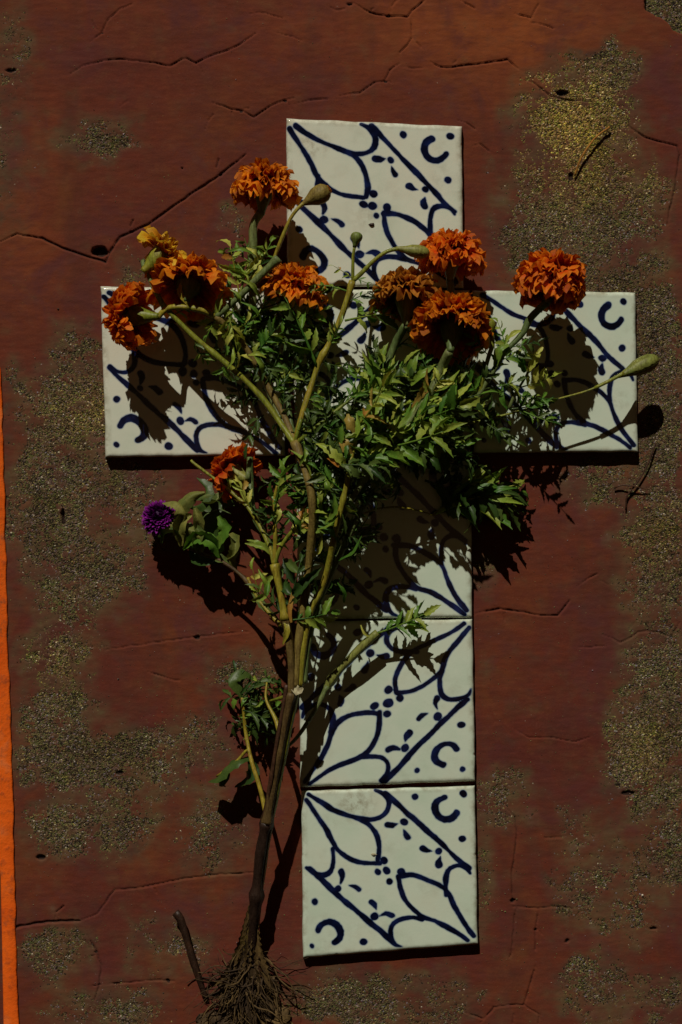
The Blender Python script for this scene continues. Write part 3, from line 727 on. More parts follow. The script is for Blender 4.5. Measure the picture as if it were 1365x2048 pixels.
# ---- flower heads
def petal_geo(L, Wd, seed):
    r = random.Random(seed); nl, nw = 6, 7; vs_ = []; tt = []
    cup = r.uniform(-0.25, 0.45); curl = r.uniform(0.2, 1.1); ph = r.uniform(0, 6.28); fr = r.uniform(4.0, 7.5); ruf = r.uniform(0.07, 0.16); tw = r.uniform(-0.5, 0.5)
    for i in range(nl + 1):
        t = i / nl
        w = Wd * (0.22 + 0.78 * t ** 0.75)
        for j in range(nw + 1):
            u = -1 + 2 * j / nw
            a = curl * t * t
            y = L * (t * math.cos(a * 0.6)) - L * 0.30 * abs(u) ** 2.4 * t ** 2 + (L * 0.03 * math.sin(u * fr * 2 + ph) if i == nl else 0)
            z = -L * 0.45 * math.sin(a) * t + cup * w * u * u + ruf * L * math.sin(u * fr + ph) * t * t
            x = w * u * (1 - 0.22 * t ** 4)
            vs_.append(Vector((x * math.cos(tw * t) - z * math.sin(tw * t) * 0.5, y, z + x * math.sin(tw * t)))); tt.append(t)
    fs_ = [(i * (nw + 1) + j, i * (nw + 1) + j + 1, (i + 1) * (nw + 1) + j + 1, (i + 1) * (nw + 1) + j) for i in range(nl) for j in range(nw)]
    return vs_, fs_, tt
PETALS = [petal_geo(1.0, 0.25 + 0.045 * (k % 4), 900 + k) for k in range(14)]
PETAL_MESH = {}
def petal_mesh(mat, k):
    if (mat.name, k) not in PETAL_MESH:
        mb = MB(); vs_, fs_, tt = PETALS[k]; mb.add(vs_, fs_, (k * 0.37) % 1, tt); me = mb.mesh('petal'); me.materials.append(mat); PETAL_MESH[(mat.name, k)] = me
    return PETAL_MESH[(mat.name, k)]

def lathe(profile, sides=16, ridge=0.0, a=0.3):
    mb = MB(); vs_ = []; n = len(profile)
    for i, (r_, z) in enumerate(profile):
        for k in range(sides):
            an = 2 * math.pi * k / sides; q = r_ * (1 + (ridge if k % 2 else -ridge) * (1 if 0 < i < n - 1 else 0))
            vs_.append((q * math.cos(an), q * math.sin(an), z))
    fs_ = [(i * sides + k, i * sides + (k + 1) % sides, (i + 1) * sides + (k + 1) % sides, (i + 1) * sides + k) for i in range(n - 1) for k in range(sides)]
    fs_.append(tuple(range(sides - 1, -1, -1))); fs_.append(tuple((n - 1) * sides + k for k in range(sides)))
    mb.add(vs_, fs_, a, [i / (n - 1) for i in range(n) for _ in range(sides)]); return mb

def zframe(origin, zdir, scale=1.0, spin=0.0):
    z = Vector(zdir).normalized(); x = z.orthogonal().normalized(); x = Matrix.Rotation(spin, 3, z) @ x; y = z.cross(x)
    return Matrix.Translation(origin) @ Matrix((x, y, z)).transposed().to_4x4() @ Matrix.Scale(S * scale, 4)

def flower(parent, x, y, h, dx, dy, dh, R, mat, n=95, spread=105, calyx=46, cal_r=17, seed=1, outer_deg=66, label=None, plen=1.0, stemmat=None, squash=1.0):
    """marigold head: receptacle at px (x,y,h), facing (dx,dy,dh). returns px point of the calyx foot."""
    r = random.Random(seed); d = DV(dx, dy, dh); n = int(n * 1.7); outer_deg += 18
    M = Matrix.Translation(-Vector(parent.location)) @ zframe(P(x, y, h), d, 1.0, r.uniform(0, 6))
    mb = MB(); singles = []
    for i in range(n):
        f = (i + 0.5) / n
        th = math.radians(spread * f ** 0.62 + r.uniform(-7, 7)); ph = i * 2.39996 + r.uniform(-0.25, 0.25)
        dirv = Vector((math.sin(th) * math.cos(ph), math.sin(th) * math.sin(ph), math.cos(th) * squash))
        dirv.normalize()
        L = 0.90 * R * plen * (0.60 + 0.30 * f + r.uniform(-0.10, 0.10))
        base = Vector((dirv.x, dirv.y, max(0, dirv.z) * 0.9)) * R * 0.20
        # petal upper side faces the flower axis
        zd = Vector((0, 0, 1)) - dirv * dirv.z
        if zd.length < 0.15: zd = Vector((math.cos(ph), math.sin(ph), 0)) * -1
        zd = (zd + Vector((r.uniform(-.4, .4), r.uniform(-.4, .4), r.uniform(-.4, .4)))); zd = (zd - dirv * zd.dot(dirv)).normalized()
        xd = dirv.cross(zd); Rm = Matrix((xd, dirv, zd)).transposed().to_4x4()
        wsc = r.uniform(0.72, 1.05) * (0.75 + 0.35 * f)
        Mp = Matrix.Translation(base) @ Rm @ Matrix.Diagonal((L * wsc, L, L, 1))
        k = r.randrange(len(PETALS))
        if math.degrees(th) > outer_deg: singles.append((k, Mp))
        else:
            vs_, fs_, tt = PETALS[k]; mb.add([Mp @ v for v in vs_], fs_, r.random(), tt)
    if not mb.v: vs_, fs_, tt = PETALS[0]; mb.add([v * R * 0.4 for v in vs_], fs_, 0.2, tt)
    head = link('flower_head', mb.mesh('flower_head'), mat, parent, M)
    if label: head['label'] = label
    for k, Mp in singles: link('petal', petal_mesh(mat, k), None, head, Mp)
    rs = 6.0
    prof = [(rs, -calyx - 4), (rs * 1.15, -calyx), (rs * 1.5, -calyx * 0.8), (cal_r * 0.72, -calyx * 0.52), (cal_r * 0.98, -calyx * 0.24), (cal_r, -2), (cal_r * 1.06, 5), (cal_r * 0.9, 9), (cal_r * 0.3, 4)]
    link('calyx', lathe(prof, 20, 0.05, r.random()).mesh('calyx'), stemmat or M_calyx, head)
    f_ = Vector((dx, dy, dh)).normalized() * calyx
    return (x - f_.x, y - f_.y, h - f_.z)

def bud(parent, x, y, h, dx, dy, dh, L, R, mat=None, seed=0, tip=None):
    r = random.Random(seed); d = DV(dx, dy, dh)
    M = Matrix.Translation(-Vector(parent.location)) @ zframe(P(x, y, h), d, 1.0, r.uniform(0, 6))
    prof = [(3.6, -3), (4.2, 2), (R * 0.55, L * 0.25), (R * 0.9, L * 0.45), (R, L * 0.65), (R * 0.93, L * 0.82), (R * 0.70, L * 0.93), (R * 0.42, L)]
    o = link('bud', lathe(prof, 20, 0.09, r.random()).mesh('bud'), mat or M_calyx, parent, M)
    if tip:
        mb = MB()
        for k in range(9):
            vs_, fs_, tt = PETALS[k]; an = k * 2.4; dv = Vector((0.35 * math.cos(an), 0.35 * math.sin(an), 1)).normalized(); zd = Vector((-math.cos(an), -math.sin(an), 0.3)); zd = (zd - dv * zd.dot(dv)).normalized()
            Mp = Matrix.Translation((0, 0, L * 0.86)) @ Matrix((dv.cross(zd), dv, zd)).transposed().to_4x4() @ Matrix.Scale(R * 0.75, 4)
            mb.add([Mp @ v for v in vs_], fs_, r.random(), tt)
        link('bud_petals', mb.mesh('bud_petals'), tip, o)
    return o

# ------------------------------------------------------------------ uprooted marigold: the stalk that runs down to the roots
A = thing('marigold_plant', 'uprooted marigold with fibrous roots, its dark stalk running down beside the lowest tile', 'marigold', P(500, 1960, 10))
stem(A, [(503,1925,24),(507,1850,52),(514,1784,70),(522,1710,84),(534,1644,96)], 10.5, 10.5, M_stemblack, ridge=0.16, nodes=(0.48, 0.98))
stem(A, [(508,1915,22),(513,1850,48),(521,1780,66),(531,1710,80),(541,1650,92)], 5.5, 5.0, M_stemdry_shade, ridge=0.2)
stem(A, [(533,1648,96),(549,1560,112),(562,1490,124),(574,1430,134),(584,1385,140)], 10, 7.5, M_stemdry_shade, ridge=0.16, nodes=(0.02, 0.97))
stem(A, [(540,1650,92),(556,1570,104),(572,1490,116),(586,1420,128),(596,1372,134)], 5.5, 5.5, M_stem, ridge=0.2)
stem(A, [(528,1640,98),(541,1570,116),(552,1500,128),(566,1420,138),(574,1370,142)], 4.5, 4.0, M_stemblack, ridge=0.2)
stem(A, [(583,1390,140),(583,1330,144),(578,1280,146),(571,1235,146)], 7.5, 7.5, M_stemdry_shade, ridge=0.16, nodes=(0.97,))  # brown colour here stands in for the shade of the leaves above
stem(A, [(571,1240,146),(560,1180,142),(549,1128,134)], 7.5, 7.0, M_stem, ridge=0.14, nodes=(0.02, 0.95))
stem(A, [(549,1130,134),(540,1095,124),(520,1052,110),(499,1018,100),(470,990,92),(430,958,80),(390,928,74),(383,921,70)], 5, 2.6, M_stem, nodes=(0.4,))
stem(A, [(549,1130,134),(551,1075,128),(549,1030,122),(549,1000,118),(556,968,116)], 5, 3, M_stem)
stem(A, [(549,1130,134),(560,1098,130),(582,1066,126),(610,1040,122)], 5, 3, M_stem)
stem(A, [(552,1128,130),(536,1080,114),(512,1040,98),(503,1000,84),(501,960,68),(500,930,66),(500,915,64)], 6, 6.8, M_stemgrey)
# upper leaves
leaf(A, 549,1020,122, 0.15,-1,0.15, length=80, pairs=4, kind='g', seed=1, droop=0.2)
leaf(A, 551,1060,126, -0.2,-1,0.3, length=70, pairs=3, kind='g', seed=2)
leaf(A, 590,1060,126, 0.9,-0.6,0.2, length=95, pairs=5, kind='g', seed=3, droop=0.5)
leaf(A, 575,1075,128, 0.7,-0.9,0.4, length=80, pairs=4, kind='p', seed=4, droop=0.2)
leaf(A, 500,1018,100, -0.3,-1,0.4, length=60, pairs=2, kind='p', seed=5, droop=0.9)
leaf(A, 455,980,82, 0.5,-0.9,0.3, length=46, pairs=1, kind='g', seed=6)
leaf(A, 571,1235,146, -0.7,-0.7,0.2, length=75, pairs=3, kind='d', seed=7)
leaf(A, 575,1240,146, 1,-0.1,0.2, length=85, pairs=4, kind='g', seed=8, droop=0.5)
leaf(A, 571,1235,148, 0.25,-1,0.1, length=110, pairs=4, kind='d', seed=9, droop=0.2)
blade(A, [(498,1018,84),(478,968,92),(462,962,94),(458,985,80)], [2,5,6,1], M_leafpale, seed=3)
foot = flower(A, 466,945,58, -0.55,-0.25,-0.42, 66, M_petal_dr, n=34, spread=100, calyx=40, cal_r=18, seed=21, outer_deg=45, label='red-orange marigold head below the left arm tile, seen from behind')
stem(A, [foot, (498,940,72), (501,985,72)], 5.5, 6, M_stemgrey)
# low side shoots, wilted dark leaves
stem(A, [(533,1630,96),(520,1575,84),(503,1520,70),(492,1465,52),(488,1425,56),(485,1395,58)], 5, 3.2, M_stem)
stem(A, [(503,1520,70),(496,1500,64),(475,1522,60),(445,1545,60),(434,1552,52)], 3.4, 2.2, M_stem)
stem(A, [(563,1480,124),(552,1440,108),(533,1400,88),(534,1365,76)], 5.5, 1.8, M_stem)
stem(A, [(576,1392,138),(555,1398,112),(540,1402,88)], 5, 2, M_stem)
for k, (x, y, dx, dy, ln) in enumerate([(486,1400,-0.4,-1,60),(488,1410,0.9,-0.4,75),(487,1420,1,0.15,80),(490,1440,-0.9,0.3,45),(492,1450,0.9,0.5,70),(486,1395,0.4,-0.8,60),
                                         (535,1400,-0.6,0.8,70),(534,1370,-0.9,0.3,60),(540,1402,-0.9,0.1,60),(545,1420,-0.4,1,70),(500,1400,0.3,1,70),(495,1385,0.5,-0.6,70),(510,1400,-0.8,-0.3,65),(525,1395,-0.3,0.9,75),(520,1380,0.8,-0.2,60),(505,1430,0.8,-0.2,70),(515,1450,0.2,-1,70),(530,1440,-0.8,0.2,60),(490,1375,0.9,0.1,70)]):
    leaf(A, x, y, 56 + (k % 3) * 5, dx, dy, random.Random(k).uniform(-0.3, 0.4), length=ln, pairs=3, kind='d', seed=40 + k, droop=1.4 if k % 2 else 0.9)
blade(A, [(500,1512,50),(475,1520,62),(448,1538,62),(436,1558,46),(452,1572,34)], [5,16,22,18,4], M_leafdark, seed=8, fold=-0.5, face=(0,-1,0.3))
blade(A, [(497,1516,48),(505,1545,54),(490,1568,44),(470,1575,36)], [3,14,15,3], M_leafdark, seed=9, face=(0.2,-0.9,0.5))
blade(A, [(484,1398,58),(470,1362,62),(486,1352,56),(510,1362,46)], [3,14,14,3], M_leafdark, seed=10, face=(0,-0.8,0.6))
blade(A, [(588,1180,146),(580,1220,154),(583,1245,154)], [3,5,2], M_yleaf, seed=12)
blade(A, [(571,1240,150),(575,1262,158),(566,1290,152)], [4,6,1], M_stem, seed=13)
# root collar and fibres
def roots():
    mb = MB(); r = random.Random(5)
    for k in range(210):
        x0 = 500 + r.gauss(0, 14); y0 = 1905 + r.uniform(-10, 80)
        side = max(-1.1, min(0.55, r.gauss(-0.15, 0.55))); ln = r.uniform(50, 140)
        pts = [(x0, y0, 22 + r.uniform(-8, 14))]
        a = math.pi / 2 - side * 1.1
        hh = pts[0][2]
        for i in range(6):
            a += r.uniform(-0.6, 0.6); x0 += math.cos(a) * ln / 6; y0 += math.sin(a) * ln / 6; hh = max(3, hh + r.uniform(-7, 7))
            pts.append((x0, y0, hh))
        w = r.choice([0.7, 0.9, 1.2, 1.6, 2.4])
        sp_ = spline(pts, 14); n = len(sp_)
        mb.tube([P(*q) for q in sp_], [w * S * (1 - 0.6 * i / n) for i in range(n)], 4, 0, r.random())
    for k in range(22):       # peeling bark strands from stalk to root
        x0 = 505 + r.gauss(0, 7); pts = [(x0, 1850 + r.uniform(-25, 25), 24 + r.uniform(-6, 8))]
        sx = r.uniform(-1, 0.75)
        pts += [(x0 + sx * 16, 1905, 26 + r.uniform(-8, 8)), (x0 + sx * 45, 1950 + r.uniform(-8, 20), 20 + r.uniform(-8, 10)), (x0 + sx * r.uniform(60, 95), 2000 + r.uniform(0, 50), 12)]
        sp_ = spline(pts, 12); n = len(sp_); w = r.uniform(1.5, 3.6)
        mb.tube([P(*q) for q in sp_], [w * S * (1 - 0.5 * i / n) for i in range(n)], 5, 0.1, r.random())
    return mb.mesh('roots')
ro = link('roots', roots(), M_root, A); ro.matrix_parent_inverse = Matrix.Translation(-Vector(A.location)); ro['kind'] = 'stuff'
_r = random.Random(31)
for k in range(14):
    sx = -1.1 + 1.75 * k / 13 + _r.uniform(-0.1, 0.1)
    blade(A, [(506 + 4 * sx, 1828 + _r.uniform(-25, 25), 56), (503 + 20 * sx, 1892, 40 + _r.uniform(-6, 8)), (503 + 42 * sx, 1948, 24 + _r.uniform(-4, 8)), (502 + 78 * sx, 1985 + _r.uniform(-10, 40), 10)],
          [2.5, _r.uniform(5, 8), _r.uniform(7, 13), 1.5], _r.choice([M_root, M_stemdry_shade, M_root, M_stemblack]), seed=140 + k, name='bark_strip', fold=0.6, serr=0.3, roll=_r.uniform(-1, 1))
def straw():
    mb = MB(); r = random.Random(8)
    for k in range(9):
        x0, y0 = r.uniform(420, 560), r.uniform(1930, 2045); a = r.uniform(0, 6.28); pts = [(x0, y0, r.uniform(18, 40))]; ben = r.uniform(-0.9, 0.9); st_ = r.uniform(9, 20)
        for i in range(5):
            a += ben * 0.6 + r.uniform(-0.2, 0.2); x0 += st_ * math.cos(a); y0 += st_ * math.sin(a); pts.append((x0, y0, max(8, pts[-1][2] + r.uniform(-7, 7))))
        sp_ = spline(pts, 8); mb.tube([P(*q) for q in sp_], [S * r.uniform(0.8, 1.5)] * len(sp_), 5, 0, r.random())
    return mb.mesh('straw')
o = link('straw', straw(), M_root, A); o.matrix_parent_inverse = Matrix.Translation(-Vector(A.location)); o['kind'] = 'stuff'
mb = MB()
def clod(mb, cx, cy, ch, rx, ry, rh, seed):
    r = random.Random(seed); n = 20; vs_ = []; fs_ = []
    for i in range(13):
        th = math.pi * i / 12
        for k in range(n):
            ph = 2 * math.pi * k / n; q = 1 + r.uniform(-0.38, 0.38)
            vs_.append(P(cx + rx * q * math.sin(th) * math.cos(ph), cy + ry * q * math.cos(th), max(-1, ch + rh * q * math.sin(th) * math.sin(ph))))
    fs_ = [(i * n + k, i * n + (k + 1) % n, (i + 1) * n + (k + 1) % n, (i + 1) * n + k) for i in range(12) for k in range(n)]
    mb.add(vs_, fs_, r.random())
clod(mb, 505, 2015, 6, 40, 50, 16, 1); clod(mb, 540, 1975, 4, 20, 22, 12, 2); clod(mb, 440, 2050, 4, 44, 24, 12, 3); clod(mb, 520, 2065, 6, 56, 30, 12, 4); clod(mb, 470, 1995, 4, 22, 26, 10, 5); clod(mb, 560, 2040, 4, 20, 26, 10, 6)
o = link('root_soil', mb.mesh('root_soil'), M_root, A); o.matrix_parent_inverse = Matrix.Translation(-Vector(A.location))

# ------------------------------------------------------------------ left spray
B = thing('marigold_spray', 'marigold spray branching up left over the left arm tile, with gold half-open head', 'marigold', P(590, 1372, 120))
stem(B, [(590,1374,136),(595,1310,138),(606,1220,138),(620,1110,130),(625,1010,122),(612,945,118),(590,885,118)], 8.5, 7.5, M_stemdry_shade, ridge=0.08, nodes=(0.99,))
blade(B, [(588,1372,142),(596,1384,148),(607,1376,150)], [7,9,2], M_torn, seed=2, name='torn_end', fold=0.4)
stem(B, [(590,888,116),(560,845,122),(528,800,126),(490,760,128),(450,725,128),(390,675,128),(345,630,128),(325,608,128)], 6.2, 5, M_stem, nodes=(0.62,))
f2 = flower(B, 322,512,128, 0.75,-0.7,-0.25, 60, M_petal_ye, n=26, spread=86, calyx=44, cal_r=21, seed=31, outer_deg=40, plen=1.15, label='half-open gold head, uppermost on the left', stemmat=M_stem)
stem(B, [(327,612,128),(305,570,128),(293,540,126),(286,522,124), f2], 5, 5, M_stemgrey)
stem(B, [(590,888,114),(570,835,112),(540,780,112),(510,725,116),(480,680,122),(432,632,134)], 7, 5, M_stemdry_shade, nodes=(0.97,))
f3 = flower(B, 378,570,122, 0.05,-0.9,-0.55, 84, M_petal_or, n=44, spread=98, calyx=36, cal_r=24, seed=32, outer_deg=55, plen=1.12, label='wide orange head behind the gold one', stemmat=M_stemgrey)
stem(B, [(432,634,134),(410,622,138),(385,616,140),(374,612,132), f3], 5, 7, M_stem)
f4 = flower(B, 262,632,128, -1,-0.06,-0.42, 74, M_petal_rd, n=70, spread=104, calyx=58, cal_r=20, seed=33, outer_deg=55, label='leftmost orange head, facing left', stemmat=M_stem)
stem(B, [(380,615,140),(350,614,138),(330,620,132), f4], 5.2, 6, M_stem)
stem(B, [(432,634,134),(455,615,138),(490,583,144),(525,548,150),(548,526,154),(558,516,156)], 5.5, 8, M_stemgrey, nodes=(0.96,))
stem(B, [(543,534,152),(553,505,156),(567,470,160),(582,436,162),(598,415,162),(610,405,160)], 3.6, 3.8, M_stem)
bud(B, 606,408,160, 0.85,-0.45,0.12, 58, 17.5, M_stemdry_shade, seed=2, tip=M_petal_br)
# tall orange head at the top
f1 = flower(B, 530,374,122, 0.12,-1,-0.08, 78, M_petal_or, n=105, spread=106, calyx=50, cal_r=19, seed=34, label='tallest orange head, left of the topmost tile', plen=0.95)
stem(B, [f1, (508,450,120),(507,500,116),(506,590,108),(512,700,104),(545,800,106),(590,888,112)], 8.5, 4.5, M_stemgrey, nodes=(0.25,))
f5 = flower(B, 592,576,96, 0.25,-1,0.12, 74, M_petal_or, n=85, spread=100, calyx=42, cal_r=18, seed=35, label='golden head below the topmost tile')
stem(B, [f5, (578,650,92),(572,740,92),(580,830,100),(592,888,112)], 6, 4.5, M_stemgrey)
# bright branch with buds
stem(B, [(592,888,116),(601,842,124),(622,775,132),(640,722,136),(655,695,138),(680,640,140),(694,600,140),(705,562,138)], 6.2, 5.6, M_stem, nodes=(0.55, 0.98))
stem(B, [(706,562,138),(706,535,140),(707,510,142),(710,490,142)], 3.2, 3.0, M_stem)
bud(B, 710,492,142, 0.2,-1,0.05, 27, 11, M_calyx, seed=5)
stem(B, [(706,562,138),(722,548,140),(750,520,144),(775,503,146),(800,497,146)], 4.6, 3.6, M_stem)
bud(B, 795,497,146, 1,0.14,-0.05, 62, 12.5, M_calyx, seed=6)
stem(B, [(592,888,116),(625,860,128),(660,832,134),(700,800,136),(730,780,134)], 4.2, 2.6, M_stem)
stem(B, [(590,886,120),(597,860,130),(603,838,134)], 4, 3.4, M_stem)
# leaves of the left spray
leaf(B, 634,735,138, -0.42,-1,0.15, length=150, pairs=5, kind='g', seed=61, droop=0.2, lw=0.9, up=(0.1,-0.5,1))
leaf(B, 700,585,138, -0.9,-0.35,0.1, length=85, pairs=4, kind='g', seed=62, droop=0.5, lw=0.7)
leaf(B, 694,605,138, 0.75,-0.45,0.0, length=60, pairs=3, kind='d', seed=63, lw=0.8)
leaf(B, 690,640,136, 0.9,-0.25,-0.1, length=110, pairs=4, kind='g', seed=64, droop=0.9)
leaf(B, 706,558,140, -0.8,-0.6,0.1, length=46, pairs=2, kind='p', seed=65, lw=0.6)
leaf(B, 710,556,140, 0.8,0.3,0.1, length=40, pairs=2, kind='g', seed=66, lw=0.6)
for k, (x, y, h, dx, dy, ln, kd) in enumerate([
    (480,590,140,-0.25,-1,95,'p'),(478,592,140,0.2,-1,120,'p'),(500,575,142,-0.3,-1,90,'g'),(508,560,118,0.4,-1,80,'g'),(507,520,118,-0.5,-0.9,60,'g'),(508,530,118,-0.6,-0.4,60,'g'),
    (470,605,136,-0.2,1,80,'g'),(455,620,136,0.35,1,85,'p'),(432,640,132,-0.4,0.7,70,'g'),(480,690,120,0.3,-1,90,'g'),(470,680,122,-0.6,-0.7,85,'p'),(500,720,116,0.7,-0.8,80,'g'),
    (512,690,106,0.9,-0.4,80,'g'),(507,620,108,0.9,-0.2,90,'d'),(507,640,108,0.6,-1,85,'g'),(512,700,106,0.5,0.8,80,'d'),(560,845,116,0.2,-1,80,'d'),(540,790,112,0.6,-0.7,70,'g'),
    (345,632,128,0.6,-0.5,60,'g'),(390,677,128,0.2,0.9,50,'g'),(450,727,128,-0.2,0.8,30,'g'),(575,660,94,-0.7,-0.5,80,'d'),(575,690,94,0.6,-0.8,85,'d'),(578,640,94,0.9,-0.2,70,'g'),
    (575,740,94,0.8,0.3,80,'d'),(578,770,96,-0.6,-0.2,70,'d'),(625,860,128,0.5,0.9,80,'g'),(660,832,134,-0.3,-1,70,'g'),(690,806,136,0.5,-0.9,80,'g'),(720,786,134,0.95,-0.3,80,'g'),
    (660,832,134,0.7,0.6,80,'d'),(600,860,126,0.8,-0.9,60,'d'),(625,770,130,0.9,0.0,70,'d'),(612,945,108,0.9,-0.3,90,'d'),(618,970,104,0.8,0.2,100,'d'),(622,1000,100,-0.8,-0.4,70,'g'),
    (624,1060,92,0.9,-0.5,100,'d'),(622,1090,88,-0.5,-0.8,60,'d'),(617,1130,82,0.7,-0.6,80,'d'),(612,1170,78,0.8,0.1,70,'d'),(640,722,136,0.9,0.3,60,'d'),(655,695,138,0.5,-0.9,50,'g'),
    (430,640,120,0.9,0.4,90,'d'),(450,660,112,0.8,0.7,90,'d'),(520,750,100,-0.7,-0.6,90,'d'),(530,640,96,-0.8,0.3,80,'d'),(555,610,90,-0.6,0.8,90,'d'),(600,640,90,0.5,0.8,90,'d'),
    (620,660,92,-0.4,0.9,80,'d'),(600,700,90,0.6,-0.6,80,'d'),(540,700,100,0.8,0.6,80,'d')]):
    leaf(B, x, y, h, dx, dy, random.Random(k * 3 + 1).uniform(-0.25, 0.45), length=ln, pairs=3 + k % 2, kind=kd, seed=300 + k, lw=0.85)
blade(B, [(432,634,136),(440,600,146),(448,575,142)], [2,7,1], M_leafpale, seed=21)
blade(B, [(378,612,140),(360,585,146),(366,560,140)], [3,6,1], M_stem, seed=22)
blade(B, [(500,575,142),(520,548,146),(520,530,140)], [4,10,2], M_leafpale, seed=23)

# ------------------------------------------------------------------ middle spray
Cc = thing('marigold_spray', 'marigold spray leaning right from the bunch, bearing the two heads in front of the crossing', 'marigold', P(600, 1376, 120))
stem(Cc, [(600,1372,132),(606,1300,136),(622,1220,136),(640,1186,134),(655,1140,132),(672,1060,132),(690,985,128),(700,930,136),(711,880,142),(718,855,144)], 7.5, 4.4, M_stem, nodes=(0.55, 0.72))
f8 = flower(Cc, 905,650,138, 0.10,-0.95,-0.62, 88, M_petal_or, n=110, spread=106, calyx=62, cal_r=22, seed=41, label='orange head in front of the right arm joint, its stalk towards the viewer', stemmat=M_stemgrey)
stem(Cc, [f8, (884,735,148),(868,772,152),(845,812,152),(815,850,148),(770,905,140),(715,980,126),(672,1060,112)], 9, 5.5, M_stemgrey, ridge=0.06)
f7 = flower(Cc, 812,590,96, 0.0,-1,-0.32, 76, M_petal_br, n=95, spread=104, calyx=62, cal_r=21, seed=42, label='brownish darker head between the topmost tile and the right arm', stemmat=M_stemgrey)
stem(Cc, [f7, (790,690,90),(765,760,94),(745,840,104),(715,920,118),(690,985,124)], 8, 5, M_stemgrey)
blade(Cc, [(714,868,144),(700,846,156),(696,828,150)], [3,13,2], M_yleaf, seed=31, serr=0.18)
blade(Cc, [(704,912,140),(690,890,152),(684,872,148)], [3,13,2], M_yleaf, seed=32, serr=0.18)
blade(Cc, [(718,858,144),(742,826,156),(768,796,158),(784,782,150)], [4,12,13,3], M_leafpale, seed=33, serr=0.12)
blade(Cc, [(696,938,136),(672,912,150),(645,892,150),(632,888,144)], [3,9,9,1], M_leafpale, seed=34, serr=0.2)
blade(Cc, [(694,940,136),(676,930,146),(656,915,142)], [2,5,3], M_yleaf, seed=35)
blade(Cc, [(760,905,138),(800,870,150),(842,842,150),(880,815,140)], [3,9,10,1], M_leaf, seed=36)
blade(Cc, [(800,920,120),(830,895,132),(856,872,130)], [2,6,1], M_leafpale, seed=37)
blade(Cc, [(822,768,148),(824,735,158),(838,700,154)], [2,10,1], M_leaf, seed=38)
blade(Cc, [(822,770,148),(845,748,158),(866,735,152)], [3,9,2], M_leafpale, seed=39)
for k, (x, y, h, dx, dy, ln, kd) in enumerate([
    (718,850,146,0.75,-0.9,95,'p'),(712,880,142,0.95,-0.4,90,'g'),(700,930,136,0.9,-0.5,110,'g'),(745,840,108,0.5,-1,80,'g'),(760,790,100,0.7,-0.7,85,'g'),(770,750,96,-0.6,-0.8,70,'d'),
    (790,700,92,0.6,-0.7,70,'g'),(785,720,92,-0.8,0.1,60,'d'),(845,812,152,0.6,-0.9,70,'p'),(830,830,150,0.95,-0.5,95,'p'),(815,850,148,0.95,-0.35,120,'g'),(800,870,144,0.9,-0.6,110,'p'),
    (780,895,142,0.95,-0.25,120,'g'),(860,785,150,0.8,-0.8,80,'g'),(868,772,152,-0.4,-1,70,'g'),(770,905,140,-0.2,-1,90,'g'),(790,880,142,0.1,-1,85,'p'),
    (690,985,128,-0.8,-0.6,70,'g'),(672,1060,114,-0.7,-0.9,70,'g'),(660,1120,104,0.8,-0.6,80,'d'),
    (655,1140,100,-0.6,-0.9,60,'g'),(640,1186,84,0.8,-0.3,70,'d'),(730,900,128,-0.6,-0.7,70,'d'),(740,880,120,0.4,-1,90,'d'),(760,860,112,0.9,0.2,90,'d'),(800,800,110,0.9,-0.2,80,'d'),
    (820,820,118,0.4,0.9,90,'d'),(850,850,120,0.9,0.3,90,'d'),(690,900,130,-0.9,-0.2,70,'d'),(670,870,128,-0.5,-0.9,70,'d'),
    (640,900,112,-0.3,-0.9,70,'d'),(640,960,104,0.4,-1,80,'d'),(650,1000,104,-0.7,-0.7,70,'d')]):
    leaf(Cc, x, y, h, dx, dy, random.Random(k * 5 + 2).uniform(-0.15, 0.45), length=ln, pairs=3 + k % 3, kind=kd, seed=400 + k, lw=0.95)
# drooping side shoot with the leaf that hangs past the right edge of the lower tile
stem(Cc, [(672,1065,112),(700,1045,104),(740,1022,92),(790,1014,84),(840,1022,74),(870,1032,66)], 2.6, 1.6, M_stem)
stem(Cc, [(865,1030,66),(900,1008,70),(950,996,72),(1000,978,72),(1050,966,70)], 2.2, 1.0, M_stem)
blade(Cc, [(868,1030,66),(905,1012,78),(930,1010,74)], [2,6,1], M_leafpale, seed=51)
blade(Cc, [(920,1003,72),(950,980,84),(985,972,84),(1004,982,76)], [2,7,7,1], M_leaf, seed=52)
blade(Cc, [(965,992,72),(1000,978,84),(1035,976,78)], [2,7,1], M_leaf, seed=53)
blade(Cc, [(960,996,70),(1000,998,78),(1045,1008,72)], [2,8,1], M_leafpale, seed=54)
blade(Cc, [(900,1008,68),(912,985,82),(940,965,82),(975,958,74)], [1,4,4,1], M_leaf, seed=55)
blade(Cc, [(920,1003,66),(960,1018,62),(1010,1030,52)], [2,9,2], M_leafdark, seed=56)
blade(Cc, [(885,1018,64),(890,990,72),(905,972,72)], [1,5,1], M_leafdark, seed=57)
blade(Cc, [(990,982,70),(1030,990,66),(1058,1012,56)], [2,6,1], M_leafdark, seed=58)

for k, (x, y, dx, dy, ln) in enumerate([(868,1028,1,-0.35,110),(880,1015,1,-0.1,120),(900,1000,0.95,-0.5,95),(930,990,1,0.15,100),(960,985,1,-0.2,85),(890,985,0.9,-0.6,80),(850,960,1,0.3,110),(900,960,1,0.25,100),(980,990,0.9,0.5,60)]):
    leaf(Cc, x, y, 52 + 7 * (k % 4), dx, dy, 0.05, length=ln, pairs=4, kind='dgd'[k % 3], seed=950 + k, droop=0.5, lw=1.1)

